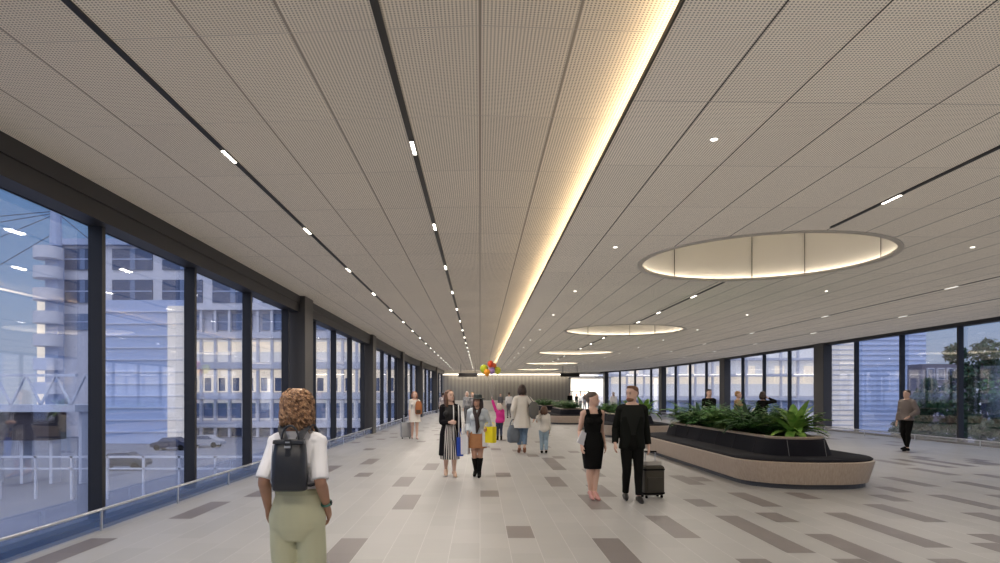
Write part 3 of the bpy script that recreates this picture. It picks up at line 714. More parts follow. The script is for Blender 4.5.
# watch
wr = w.wri[-1].lerp(w.elb[-1], .12)
d, s1, u1 = frame(w.wri[-1]-w.elb[-1])
tor = MB(); pts = [wr+(s1*math.cos(a)+u1*math.sin(a))*.030 for a in [2*PI*k/20 for k in range(21)]]
tor.tube(pts, .008, 6); wt = tor.build('watch', mat('watch_green', (.05, .16, .13), .4), w.root, smooth=180)
tor = MB(); tor.ell(wr+V((-.031, .0, 0)), .008, .018, .018, 12); tor.build('watch_face', mat('watch_face', (.02, .03, .03), .2), wt, smooth=180)
# backpack, worn on her back (behind = +y in her own frame)
bk = thing('backpack', 'black leather backpack worn by the curly-haired woman in the foreground', 'backpack', (X1, Z1, 0), PI)
yb = .115
def bpring(z, hw, dp, r=.035): return rrect(-hw, hw, yb, yb+dp, min(r, dp/2-.002), z, 6)
mb = MB(); mb.loft([bpring(1.075, .092, .085), bpring(1.083, .100, .10), bpring(1.14, .103, .112), bpring(1.28, .098, .10), bpring(1.355, .092, .085), bpring(1.375, .088, .06), bpring(1.382, .08, .04, .015)]); mb.build('bag_body', M_bpk, bk, smooth=40)
mb = MB(); mb.loft([[V((x, y, z)) for x, z in ((-.09, 1.382), (-.094, 1.358), (.094, 1.358), (.09, 1.382))] for y in (yb+.03, yb+.094)]); mb.build('top_flap', mat('flap', (.025, .03, .042), .35), bk, bevel=.006)
mb = MB(); mb.box(-.016, .016, yb+.09, yb+.1, 1.285, 1.38); mb.box(-.02, .02, yb+.09, yb+.102, 1.375, 1.387); mb.build('closing_strap', M_bpk, bk, bevel=.003)
mb = MB(); mb.box(-.018, .018, yb+.101, yb+.107, 1.335, 1.348); mb.box(-.013, .013, yb+.10, yb+.106, 1.365, 1.373); mb.build('buckle', M_steel, bk)
mb = MB(); mb.tube([(.05*math.cos(a)*1.02, yb+.045, 1.38+.085*math.sin(a)) for a in [PI*k/14 for k in range(15)]], .0065, 8); mb.build('handle', M_bpk, bk, smooth=180)
for k in (-1, 1):
    P = [(k*.035, yb+.02, 1.35), (k*.052, yb+.004, 1.40), (k*.075, .085, 1.445), (k*.09, .0, 1.462), (k*.10, -.095, 1.38), (k*.105, -.13, 1.27), (k*.13, -.10, 1.16), (k*.142, -.01, 1.11), (k*.10, yb+.02, 1.10)]
    P = [p for p, r in cr([(V(q), 0) for q in P], 5)]
    rows = []
    for i, p in enumerate(P):
        dd = (P[min(i+1, len(P)-1)]-P[max(0, i-1)]).normalized(); sd = V((1, 0, 0)); sd = (sd-dd*sd.dot(dd)).normalized(); nn = dd.cross(sd)
        wd = .021; rows.append([p+sd*wd+nn*.004, p-sd*wd+nn*.004, p-sd*wd-nn*.004, p+sd*wd-nn*.004])
    mb = MB(); mb.loft(rows); mb.build('shoulder_strap', M_bpk, bk)
mb = MB(); mb.tube([(.095, yb+.07, 1.35), (.103, yb+.07, 1.25), (.104, yb+.07, 1.12)], .004, 6); mb.build('side_zip', M_steel, bk)

def bag(label, x, y, z0, z1, w_, d_, m, rz=0, hh=.14, name='shopping_bag', cat='bag'):
    t = thing(name, label, cat, (x, y, z0), rz); h = z1-z0
    mb = MB(); r = [[V(p) for p in ((-w_/2*s, -d_/2*s, z), (w_/2*s, -d_/2*s, z), (w_/2*s, d_/2*s, z), (-w_/2*s, d_/2*s, z))] for z, s in ((0, .94), (.02, .97), (h, 1))]
    mb.loft(r, cap=False); mb.face([(-w_/2*.94, -d_/2*.94, 0), (w_/2*.94, -d_/2*.94, 0), (w_/2*.94, d_/2*.94, 0), (-w_/2*.94, d_/2*.94, 0)]); mb.build('bag_body', m, t)
    for s in (-1, 1):
        mb = MB(); mb.tube([(w_*.22*math.cos(a), s*d_/2*math.cos(min(1, hh*8*math.sin(a))*1.2), h-.01+hh*math.sin(a)) for a in [PI*k/10 for k in range(11)]], .005, 6); mb.build('handle', m, t)
    return t

# --- cardigan woman
Z2 = 13.6; X2 = px(450, Z2)
w = Person('person', 'smiling long-haired woman in a long black cardigan over a striped black and white skirt', 1.75, X2, Z2, .12, 'f', 'light', step=.035, yaw=.55, pitch=-.12, vox=.009,
           hands={1: ((.19, -.06, .89), (.15, 1, 0)), -1: ((-.02, -.22, 1.10), (-.5, .6, -.5))}, heel=.03, faceparts=True)
H = w.H
M_str = stripe_mat('skirt_stripes', (.03, .028, .03), (.68, .63, .60), 0, .24, .55, ang=True); M_sc = stripe_mat('scarf_stripes', (.04, .04, .045), (.7, .68, .66), 0, .035, .5)
w.shirt(mat('top_black', (.015, .014, .015), .8), .5, .83, 0, .007, 'blouse')
w.skirt(M_str, [(.60, .078, .058), (.52, .100, .078), (.42, .100, .086), (.30, .103, .10), (.20, .108, .112)], 'skirt', .012, 26)
def coat_ext(mb):
    H = w.H
    for k in (-1, 1):
        rows = []
        for z, rx, ry in ((.80, .10, .055), (.7, .098, .075), (.6, .092, .07), (.5, .118, .09), (.38, .124, .10), (.24, .132, .112)):
            rows.append([V((k*rx*H*math.sin(a), ry*H*math.cos(a), z*H)) for a in [2.45*q/12 for q in range(13)]]+[V((k*(rx*H-.012)*math.sin(a), (ry*H-.012)*math.cos(a), z*H)) for a in [2.45*q/12 for q in range(12, -1, -1)]])
        mb.loft(rows)
mb = MB()
for k in (-1, 1): w.arm(mb, k, 0, .88, .012)
for k in (-1, 1): mb.tube([w.sho[k]-V((k*.05*H, 0, -.01*H)), w.sho[k]], [.038*H, .037*H], 10, round_=True)
coat_ext(mb); mb.remesh('cardigan', mat('cardigan', (.009, .008, .010), .9, spec=.12), w.root, .008, 1)
mb = MB()
for k in (.035, .095):
    mb.loft([[V((k*H-.02, y-.012, z*H)), V((k*H+.022, y-.012, z*H)), V((k*H+.022, y+.006, z*H)), V((k*H-.02, y+.006, z*H))] for z, y in ((.83, -.05), (.78, -.115), (.70, -.155), (.6, -.15), (.5, -.17), (.42, -.175))])
mb.build('scarf', M_sc, w.root, smooth=40)
w.hair(Mh_brown, 'long'); w.shoes(mat('shoe_beige', (.62, .42, .30), .5), heel=.03)
bag('blue shopping bag hanging beside the black cardigan woman', px(459.5, 13.5), 13.5, .42, .80, .13, .20, mat('bag_blue', (.02, .07, .45), .5), .2, .2)
bag('white shopping bag held by the black cardigan woman, right of the blue bag', px(465.5, 13.45), 13.45, .46, .86, .15, .22, mat('bag_white', (.7, .7, .72), .5), -.2, .2)

# --- hat woman
X3 = px(477.5, 13.5); Z3 = 13.5
w = Person('person', 'woman in a dark hat, pale denim jacket, tan skirt and black knee boots', 1.64, X3, Z3, -.1, 'f', 'mid', step=.03, yaw=-.45, vox=.009, heel=.04, spread=.025,
           hands={-1: ((-.19, -.10, .90), (-.15, 1, 0)), 1: ((.20, -.14, .98), (.2, 1, 0))}, faceparts=True)
H = w.H
w.skirt(mat('skirt_tan', (.36, .16, .065), .7, noise=(14, .15, (1, 1, 1))), [(.60, .08, .06), (.53, .105, .075), (.45, .114, .088), (.355, .114, .096)], 'skirt')
w.shirt(mat('top_dark', (.02, .018, .02), .8), .56, .83, 0, .006, 'blouse')
w.shirt(Mc_den, .53, .82, .93, .020, 'denim_jacket', sr=[.032, .029, .027, .027, .024, .021])
mb = MB(); mb.tube([(-.06, -.05, .84*H), (-.05, -.13, .80*H), (.0, -.165, .72*H), (.02, -.16, .62*H), (.0, -.16, .55*H)], [.03, .035, .04, .045, .02], 10, round_=True); mb.tube([(.06, -.05, .84*H), (.05, -.13, .80*H), (.0, -.165, .72*H)], [.03, .035, .03], 10, round_=True)
mb.build('scarf', mat('scarf_dark', (.03, .018, .02), .8), w.root, smooth=180)
w.hair(Mh_dark, 'long'); w.shoes(Mc_black, heel=.04, boot=.44)
h = w.hd; mb = MB(); T = w.hm
mb.loft([[T@V((q*h*math.cos(a), .05*h+q*1.05*h*math.sin(a), z*h)) for a in [2*PI*k/24 for k in range(24)]] for q, z in ((.40, .75), (.74, .68), (.75, .70), (.42, .79), (.41, .95), (.36, 1.08), (.15, 1.12))]); mb.build('hat', mat('hat', (.035, .045, .045), .8), w.root, smooth=40)
bag('white shopping bag held by the hat woman, behind the yellow bag', px(484.5, 13.4), 13.42, .62, .96, .10, .22, MATS['bag_white'], .1, .12)
bag('bright yellow shopping bag held by the woman in the hat', px(490, 13.3), 13.3, .70, 1.02, .12, .24, mat('bag_yellow', (.80, .66, .0), .5), -.15+PI/2-.6, .1)

# --- white coat woman and child
Z4 = 18.9; X4 = px(522, Z4)
w = Person('person', 'dark-haired woman from behind in a long white coat and jeans, beside a small child', 1.93, X4, Z4, PI, 'f', 'light', step=.02, vox=.011, heel=.07, spread=.035,
           hands={-1: ((-.36, -.05, 1.02), (-1, .3, 0)), 1: ((.24, .0, .98), (.5, 1, 0))})
H = w.H
w.trousers(Mc_jean, .84, .007, [.056, .05, .036, .034, .030, .028])
w.shirt(Mc_cream, .5, .84, .95, .018, 'coat_top', sr=[.038, .034, .03, .029, .026, .024])
w.skirt(Mc_cream, [(.72, .094, .070), (.62, .088, .066), (.54, .112, .082), (.46, .122, .092), (.375, .128, .10)], 'coat_skirt', .004, 10)
w.hair(Mh_dark, 'bob'); w.shoes(mat('shoe_tan', (.25, .10, .05), .5), heel=.07)
t = thing('shoulder_bag', 'grey shoulder bag hanging at the right side of the white coat woman', 'bag', (px(533.5, 18.8), 18.75, 0))
mb = MB(); mb.ell((0, 0, 1.22), .15, .07, .26, 16); mb.build('bag_body', mat('bag_grey', (.12, .115, .105), .7), t, smooth=180)
mb = MB(); mb.tube([(-.02, 0, 1.45), (-.13, .04, 1.60), (-.14, .15, 1.62), (-.1, .22, 1.55)], .012, 6); mb.build('strap', MATS['bag_grey'], t, smooth=180)
t = thing('duffel_bag', 'big blue-grey soft bag carried low by the woman in the white coat', 'bag', (px(513.5, 18.9), 18.9, 0), .2)
mb = MB(); mb.loft([rrect(-.17*q, .17*q, -.11*q, .11*q, .08*q, z, 6) for q, z in ((.7, .30), (.95, .34), (1.08, .48), (1.0, .65), (.75, .76), (.4, .80))]); mb.build('bag_body', mat('bag_bluegrey', (.13, .15, .18), .8, noise=(9, .3, (1, 1, 1)), bump=.5), t, smooth=60)
for s in (-1, 1): mb = MB(); mb.tube([(.1*math.cos(a), s*.03, .74+.22*math.sin(a)) for a in [PI*k/10 for k in range(11)]], .01, 6); mb.build('handle', MATS['bag_bluegrey'], t)
w = Person('person', 'small child in a white top and light jeans holding the white coat woman\'s hand', 1.33, px(544, Z4), Z4, PI-.1, 'f', 'light', step=.04, vox=.010, child=True, fingers=False,
           hands={1: ((.20, .05, .93), (.5, 1, -.5))})
w.trousers(Mc_jeanl, .95, .007, [.06, .052, .040, .037, .033, .030]); w.shirt(Mc_cream, .45, .83, .95, .02, 'top'); w.hair(Mh_brown, 'bob'); w.shoes(Mc_black, .008)

# --- magenta child with balloons
Z6 = 24.4
w = Person('person', 'small child in a magenta jacket and dark jeans reaching up towards balloons', 1.34, px(499.5, Z6), Z6, PI+.1, 'f', 'light', step=.03, vox=.011, child=True, fingers=False,
           hands={1: ((.26, -.05, 1.48), (1, 0, .2))})
M_mag = mat('jacket_magenta', (.62, .02, .24), .6)
w.trousers(mat('jeans_dark', (.03, .04, .08), .8), .9, .008); w.shirt(M_mag, .47, .84, .93, .025, 'jacket'); w.hair(Mh_grey, 'bob'); w.shoes(Mc_black, .008, boot=.2)
hx, hz = px(492, Z6), 1.52
M_string = mat('string', (.6, .6, .6), .6)
for i, (bx, by, r, col, nm) in enumerate(((490.5, 364, .115, (.75, .08, .03), 'red-orange'), (484, 369, .15, (.50, .60, .03), 'lime green'), (487, 372.5, .12, (.85, .33, .02), 'orange'), (491.8, 370.5, .12, (.45, .28, .66), 'lilac'), (497.5, 370.5, .125, (.68, .70, .05), 'yellow-green'), (494, 366, .10, (.80, .18, .05), 'small orange-red'))):
    yy = Z6+(-.12, .1, -.2, .0, .08, .2)[i]
    t = thing('balloon', '%s balloon in the bunch floating above the magenta child' % nm, 'balloon', (px(bx, yy), yy, pz(by, yy)), 0, 'balloons floating over the child')
    mb = MB(); mb.loft([[V((q*r*math.cos(a), q*r*math.sin(a), z*r)) for a in [2*PI*k/20 for k in range(20)]] for q, z in ((.03, -1.3), (.25, -1.12), (.6, -.82), (.88, -.42), (1, .1), (.93, .5), (.7, .82), (.38, 1.02), (.05, 1.1))]); mb.build('envelope', mat('balloon_%d' % i, col, .3), t, smooth=180)
    mb = MB(); mb.cyl((0, 0), .04*r*3, -1.36*r, -1.28*r, 8, .02*r); mb.build('knot', MATS['balloon_%d' % i], t)
    mb = MB(); mb.tube([(0, 0, -1.3*r), (hx-px(bx, yy), Z6-yy-.05, hz-pz(by, yy))], .0015, 4); mb.build('string', M_string, t)

# --- black dress woman
Z7 = 10.6
w = Person('person', 'woman in a sleeveless black knee-length dress walking beside the suited man', 1.70, px(592.5, Z7), Z7, .15, 'f', 'light', step=.010, yaw=1.1, vox=.008, heel=.05, spread=.018,
           hands={-1: ((-.20, -.05, .86), (-.1, 1, 0)), 1: ((.19, -.03, .86), (.1, 1, 0))}, faceparts=True)
H = w.H
w.shirt(Mc_black, .5, .796, 0, .006, 'dress_top')
for k in (-1, 1):
    mb = MB(); mb.tube([(k*.058*H, -.062*H, .785*H), (k*.056*H, -.03*H, .825*H), (k*.056*H, .025*H, .82*H), (k*.058*H, .05*H, .785*H)], .018*H, 8); mb.build('dress_strap', Mc_black, w.root, smooth=180)
w.skirt(Mc_black, [(.62, .083, .061), (.57, .092, .068), (.53, .104, .078), (.47, .103, .082), (.38, .091, .082), (.285, .078, .076)], 'dress_skirt', cap=True)
w.hair(mat('hair_ash', (.10, .07, .055), .55), 'bun'); w.shoes(mat('shoe_pink', (.45, .22, .2), .5), .002, heel=.05)
t = tag(MB().box(-.10, .10, -.012, .012, -.07, .07).build('clutch_bag', mat('clutch', (.62, .62, .66), .5), bevel=.006), 'flat pale clutch bag in the hand of the woman in the black dress', 'clutch bag')
t.location = (px(582.5, 10.5), 10.5, .97); t.rotation_euler = (.1, -1.1, .4)

# --- suited man
Z8 = 10.4
w = Person('person', 'bearded man in a black suit walking and pulling a dark suitcase', 1.79, px(632, Z8), Z8, -.05, 'm', 'light', step=.04, yaw=-.8, vox=.008, spread=.05,
           hands={-1: ((-.27, -.06, .90), (-.15, 1, 0)), 1: ((.26, .04, .87), (.2, 1, 0))}, faceparts=True)
H = w.H
w.trousers(mat('suit_trousers', (.007, .007, .006), .9, spec=.12), .97, .008, [.050, .045, .035, .032, .026, .024], sm=3)
w.shirt(Mc_shirtb, .47, .836, 0, .012, 'shirt')
mb = MB()
for k in (-1, 1):
    w.arm(mb, k, 0, .93, .010, [.036, .032, .029, .028, .024, .022])
    mb.tube([w.sho[k]-V((k*.06*H, 0, -.014*H)), w.sho[k]], [.038*H, .037*H], 10, round_=True)
    rows = []
    for z, rx, ry, am in ((.835, .062, .045, 2.3), (.80, .106, .062, 2.35), (.72, .108, .082, 2.6), (.6, .102, .074, 2.95), (.55, .106, .078, 2.9), (.48, .114, .084, 2.75), (.455, .116, .086, 2.6)):
        rows.append([V((k*rx*H*math.sin(a), ry*H*math.cos(a), z*H)) for a in [am*q/14 for q in range(15)]]+[V((k*(rx*H-.018)*math.sin(a), (ry*H-.018)*math.cos(a), z*H)) for a in [am*q/14 for q in range(14, -1, -1)]])
    mb.loft(rows)
mb.remesh('jacket', Mc_suit, w.root, .008, 1)
w.hair(mat('hair_auburn', (.16, .075, .035), .5), 'man'); w.shoes(mat('shoe_black', (.015, .013, .012), .4), .006)
h = w.hd; mb = MB(); T = w.hm; mb.ell((0, -.22*h, .12*h), .27*h, .24*h, .17*h, 16, T); mb.remesh('beard', mat('beard', (.20, .10, .055), .7), w.root, .007, 1)
# suitcase
sx, sy = px(652, 10.75), 10.75
t = thing('suitcase', 'dark brown wheeled suitcase pulled by the man in the black suit', 'suitcase', (sx, sy, 0), .18)
t.scale = (1, 1, .92)
M_case = mat('suitcase_brown', (.045, .038, .024), .6, noise=(30, .15, (1, 1, 1)))
mb = MB(); mb.loft([rrect(-.17, .17, -.11, .11, .03, z, 5) if f else rrect(-.15, .15, -.09, .09, .03, z, 5) for z, f in ((.05, 0), (.07, 1), (.54, 1), (.56, 0))]); mb.build('shell', M_case, t, smooth=40)
mb = MB(); mb.box(-.13, .13, -.125, -.105, .12, .36); mb.build('front_pocket', mat('pocket', (.035, .03, .02), .6), t, bevel=.008)
mb = MB(); mb.loft([rrect(-.178, .178, -.118, .118, .035, z, 5) for z in (.485, .51)], cap=False); mb.loft([rrect(-.178, .178, -.118, .118, .035, z, 5) for z in (.07, .10)], cap=False); mb.build('binding', Mc_black, t)
for xx in (-.09, .09): mb = MB(); mb.tube([(xx, .08, .54), (xx*.9-.0, .06, .79)], .008, 8); mb.build('handle_rod', M_steel, t)
mb = MB(); mb.tube([(-.10, .06, .795), (.10, .06, .795)], .014, 8); mb.build('pull_handle', Mc_black, t)
mb = MB(); mb.tube([(-.06, 0, .56), (-.05, 0, .59), (.05, 0, .59), (.06, 0, .56)], .009, 8); mb.build('top_grip', Mc_black, t)
for xx in (-.13, .13):
    for yy in (-.08, .08): mb = MB(); mb.tube([(xx-.012, yy, .026), (xx+.012, yy, .026)], .026, 14); mb.build('wheel', Mc_black, t)
mb = MB(); mb.loft([rrect(-.15, .15, -.07, .07, .05, z, 6) for z in (.595, .63, .655)]); t2 = tag(mb.build('folded_jacket', mat('folded_pale', (.42, .40, .37), .8), bevel=0, smooth=40), 'folded pale jacket lying on top of the dark suitcase', 'jacket'); t2.location = (sx, sy, -.072); t2.rotation_euler = (0, 0, .18)

# --- left woman with orange backpack
Z9 = 25.0
w = Person('person', 'woman in a cream dress with an orange-brown backpack near the left windows', 1.78, px(414.5, Z9), Z9, .2, 'f', 'light', step=.04, vox=.012, fingers=False)
w.shirt(Mc_cream, .5, .82, .5, .008, 'dress_top'); w.skirt(Mc_cream, [(.62, .083, .061), (.53, .110, .080), (.45, .125, .09), (.36, .15, .12)], 'dress_skirt'); w.hair(mat('hair_red', (.28, .11, .05), .6), 'bob'); w.shoes(mat('shoe_blush', (.6, .42, .36), .6))
t = thing('backpack', 'orange-brown backpack hanging from the cream dress woman\'s shoulder', 'backpack', (px(418.6, 24.85), 24.85, 0))
mb = MB(); mb.loft([rrect(-.12*q, .12*q, -.08*q, .08*q, .05*q, z, 6) for q, z in ((.8, .93), (1, .97), (1.05, 1.15), (.95, 1.32), (.6, 1.42))]); mb.build('bag_body', mat('orange_leather', (.36, .12, .035), .6), t, smooth=50)
mb = MB(); mb.box(-.08, .08, -.11, -.07, .96, 1.1); mb.build('front_pocket', mat('brown_dark', (.07, .04, .02), .7), t, bevel=.01)
mb = MB(); mb.tube([(0, 0, 1.4), (-.04, -.02, 1.5), (-.06, .1, 1.48)], .014, 6); mb.build('strap', MATS['orange_leather'], t)
t = thing('suitcase', 'light grey wheeled suitcase standing beside the cream dress woman', 'suitcase', (px(406, 25.2), 25.2, 0), .2)
mb = MB(); mb.loft([rrect(-.2, .2, -.13, .13, .05, z, 6) if f else rrect(-.17, .17, -.10, .10, .04, z, 6) for z, f in ((.05, 0), (.08, 1), (.58, 1), (.62, 0))]); mb.build('shell', mat('case_grey', (.30, .30, .30), .4), t, smooth=40)
for k in range(4): mb = MB(); xx = (-.14, -.14, .14, .14)[k]; yy = (-.09, .09, -.09, .09)[k]; mb.tube([(xx-.012, yy, .027), (xx+.012, yy, .027)], .027, 12); mb.build('wheel', Mc_black, t)
for xx in (-.08, .08): mb = MB(); mb.tube([(xx, .09, .6), (xx, .09, .92)], .009, 6); mb.build('handle_rod', M_steel, t)
mb = MB(); mb.tube([(-.09, .09, .92), (.09, .09, .92)], .014, 6); mb.build('pull_handle', Mc_black, t)

# --- further people
def simple(label, x, Z, H, face, sex, top, bottom, hair, hk='short', step=.05, tone='light', skirt=None, hands=None, sl=.95, z0=.5, shoe=None, yaw=0, wide=.012):
    w = Person('person', label, H, px(x, Z), Z, face, sex, tone, step=step, vox=.014, fingers=False, hands=hands, yaw=yaw)
    w.trousers(bottom, .97, .008) if not skirt else w.skirt(bottom, skirt)
    w.shirt(top, z0, .84, sl, wide, 'top'); w.hair(hair, hk); w.shoes(shoe or Mc_black)
    return w
simple('man in a white shirt and dark trousers striding away beyond the magenta child', 509, 47.5, 1.84, PI, 'm', Mc_white, Mc_grey, Mh_dark, step=.10)
simple('pale-haired person in grey patterned jacket, seen behind the two shopping women', 467, 38, 1.84, 0, 'f', mat('pattern_grey', (.30, .30, .31), .8, noise=(30, .6, (1, 1, 1))), Mc_grey, Mh_grey, 'bob')
simple('second pale-haired person close beside the one in the grey patterned jacket', 472.5, 39.5, 1.80, .2, 'f', mat('mauve_grey', (.34, .30, .31), .8), Mc_grey, Mh_blond, 'short')
simple('person in a pale pink-grey shirt partly hidden behind the black cardigan woman', 443, 42, 1.80, PI, 'm', mat('shirt_pinkgrey', (.50, .44, .44), .8), Mc_grey, Mh_dark)
simple('man in black suit behind the nearest planter, leftmost of three people there', 709, 22.6, 1.84, .1, 'm', Mc_suit, Mc_suit, Mh_dark, 'man')
simple('blond person in a tan top behind the nearest planter, in the middle of three', 738, 22.8, 1.78, .8, 'f', mat('top_tan', (.36, .24, .12), .8), Mc_grey, Mh_blond, 'short', yaw=.5)
simple('dark-haired woman in black holding a phone to her ear behind the nearest planter', 763, 22.0, 1.76, PI*.7, 'f', Mc_black, Mc_black, Mh_dark, 'bob', hands={-1: ((-.11, -.12, 1.55), (-1, -.3, -1))})
simple('man in a grey-brown jacket and dark trousers standing by the right window wall', 907, 19.8, 1.80, -1.2, 'm', mat('jacket_taupe', (.17, .14, .13), .8), Mc_black, Mh_dark, hands={1: ((.22, -.2, 1.02), (.7, 1, 0))}, wide=.03)
simple('distant pale person in white beyond and left of the bearded man\'s head', 613.5, 46, 1.85, PI, 'm', Mc_white, Mc_grey, Mh_grey)
simple('distant dark figure at the far wall, left of the white shirt man', 500.5, 64, 1.80, 0, 'm', Mc_grey, Mc_grey, Mh_dark)
simple('distant person in black standing at the right end of the far counter', 570, 66, 1.90, 0, 'm', Mc_black, Mc_grey, Mh_dark)
for i, (x, c1) in enumerate(((576.5, Mc_black), (580.5, Mc_white), (584.5, Mc_grey), (589, MATS['beard']), (592, Mc_black))):
    simple(['distant shopper in black, leftmost inside the bright shop', 'distant shopper in white, second from left inside the bright shop', 'distant shopper in grey, in the middle of the bright shop', 'distant shopper in brown, fourth from left inside the bright shop', 'distant shopper in black, rightmost inside the bright shop'][i], x, 75+i*.4, 1.8, R.uniform(-1, 1), 'm', c1, Mc_grey, Mh_dark)

# ------------------------------------------------------------------ outside
GZ = -4.6
struct(MB().box(-170, 170, -40, 260, GZ-.2, GZ).build('ground', mat('asphalt', (.20, .215, .27), .8, noise=(.3, .15, (1, 1, 1)))))
M_ext = mat('ext_white', (.70, .70, .76), .8); M_ext2 = mat('ext_blue', (.42, .49, .66), .7); M_wdk = mat('ext_window', (.10, .13, .22), .2); M_wmid = mat('ext_window_mid', (.22, .28, .42), .25)
M_wlit = mat('ext_lit', (.7, .62, .5), .6, emit=(1, .86, .68), es=.85); M_wlit2 = mat('ext_lit_soft', (.6, .6, .6), .6, emit=(.95, .90, .88), es=.5)
def P(x, y, z): return (px(x, z), pz(y, z))
def part_box(name, m, par, x0, x1, y0, y1, z, d0, d1):           # pixel box at depth z, local depth d0..d1
    a, t_ = P(x0, y0, z); b, u_ = P(x1, y1, z); mb = MB(); mb.box(a, b, z+d0, z+d1, u_, t_); return mb.build(name, m, par)
Zb = 100
b = thing('car_park_building', 'large white multi-storey building with dark window bands outside the left windows', 'building')
gb = VY+(EYE-GZ)*F/Zb
part_box('wall', M_ext, b, 62, 474, 244, gb, Zb, 0, 14)
part_box('parapet', M_ext2, b, 61.5, 474, 240, 246, Zb, -1, 14)
for yt, yb_ in ((249, 270), (280, 303), (314, 330)):
    for x0 in list(range(63, 470, 50)):
        wdw = part_box('window', M_wdk if yt < 300 else M_wmid, b, x0, x0+(40 if x0 > 63 else 26), yt, yb_, Zb, -.25, .1)
        part_box('bar', M_ext2, wdw, x0, x0+(40 if x0 > 63 else 26), (yt+yb_)/2-.6, (yt+yb_)/2+.6, Zb, -.35, -.2); part_box('bar', M_wmid, wdw, x0+18, x0+23, yt, yb_, Zb, -.32, -.2)
for yy in (308, 336, 366, 396, 424): part_box('floor_slab', M_ext, b, 186, 474, yy-3, yy+3, Zb, -1.5, 0)
for yt, yb_, mm in ((340, 362, M_wlit2), (342, 352, M_wlit), (370, 392, M_wlit), (400, 420, M_wlit2), (428, 436, M_wdk)):
    part_box('lit_band', mm, b, 188, 474, yt, yb_, Zb, -.2 if mm is not M_wlit else -.3, .1)
for x0 in range(190, 474, 14):
    part_box('window', M_wdk, b, x0+2, x0+8, 378, 391, Zb, -.5, -.1); part_box('window', M_wmid, b, x0+1, x0+10, 403, 418, Zb, -.5, -.1); part_box('pillar', M_ext, b, x0-1.2, x0+1.2, 308, gb, Zb, -1.2, -.6)
# stair tower with curved balconies
t = thing('stair_tower', 'narrow white tower with curved balconies at the far left outside', 'building')
mb = MB(); a0, a1 = px(31, 96), px(57, 96); cx = (a0+a1)/2; rr_ = (a1-a0)/2
part_box('shaft', M_ext2, t, 45, 58, 247, VY+(EYE-GZ)*F/97, 97, 0, 1.5)
part_box('lit_core', M_wlit, t, 37, 45, 300, 440, 99, 0, 1)
for k, yy in enumerate((250, 270, 292, 315, 338, 362, 386, 410)):
    mb = MB(); z = pz(yy+8, 96)
    mb.cyl((cx, 96.9), rr_, z, z+1.7, 32); mb.build('balcony', M_ext, t, smooth=40)
t = thing('roof_mast', 'thin white mast standing on the white building outside the left windows', 'mast', (px(56, 99), 99, 0)); mb = MB(); mb.tube([(0, 0, pz(246, 99)), (0, 0, pz(205, 99))], [.9, .7], 10); mb.build('pole', M_ext2, t)
M_cab = mat('cable', (.10, .12, .2), .6)
for i, (x0, y0, x1, y1) in enumerate(((-60, 222, 56, 211), (-60, 232, 56, 213), (-60, 262, 56, 214), (-60, 300, 56, 232), (56, 212, 90, 240))):
    tag(MB().tube([(px(x0, 99), 99, pz(y0, 99)), (px(x1, 99), 99, pz(y1, 99))], .07, 5).build('stay_cable', M_cab), ['uppermost thin cable running left from the roof mast', 'second thin cable running left from the roof mast', 'third sloping cable running left from the roof mast', 'lowest sloping cable running left from the roof mast', 'short cable sloping down right from the roof mast'][i], 'cable', 'stay cables of the roof mast')
# glass block
def block(label, x0, x1, y0, z, m, grid, lit=None, depth=1.5, lines=M_ext):
    t = thing('glass_block', label, 'building'); g = VY+(EYE-GZ)*F/z
    part_box('wall', m, t, x0, x1, y0, g, z, 0, depth)
    if lit: part_box('lit_wall', lit[2], t, lit[0], lit[1], y0+6, g-4, z, -.15, .1)
    yy = y0+grid
    while yy < g: part_box('louvre', lines, t, x0, x1, yy-.35, yy+.35, z, -.25, 0); yy += grid
    return t
block('tall pale blue glass block outside the second left window', 105, 187, 300, 86, mat('block_blue', (.40, .48, .68), .35, emit=(.4, .5, .8), es=.12), 12, (168, 187, mat('block_warm', (.75, .70, .64), .7, emit=(1, .88, .74), es=.4)))  # blue wall emits a little itself, so the block looks brighter lit
# footbridge, barrier and cars on the left
M_brg = mat('bridge_white', (.6, .62, .7), .6); M_brn = mat('underside', (.07, .06, .07), .8)
t = thing('footbridge', 'white trussed footbridge crossing outside the leftmost window', 'bridge'); zz = 46
part_box('deck', M_brg, t, -110, 75, 405, 412, zz, 0, 3); part_box('top_chord', M_brg, t, -110, 75, 374, 376.5, zz, 0, .3); part_box('soffit', M_brn, t, -110, 44, 412, 441, zz, .5, 2.5)
for k in range(-4, 3):
    x0 = 10+k*30; a, b2 = P(x0, 405, zz), P(x0+15, 375, zz); c = P(x0+30, 405, zz)
    mb = MB(); mb.tube([(a[0], zz+.1, a[1]), (b2[0], zz+.1, b2[1]), (c[0], zz+.1, c[1])], .12, 6); mb.build('truss', M_brg, t)
    part_box('pier', M_brg, t, x0, x0+3, 412, VY+(EYE-GZ)*F/zz, zz, 1, 2)
t = thing('road_barrier', 'long pale metal barrier beside the road outside the left windows', 'barrier'); zz = 40
part_box('rail', M_brg, t, -110, 300, 456, 458, zz, 0, .15); part_box('rail', M_brg, t, -110, 300, 468, 469.5, zz, 0, .15)
for x0 in range(-110, 300, 36): part_box('post', M_brg, t, x0, x0+2, 456, VY+(EYE-GZ)*F/zz, zz, 0, .15)
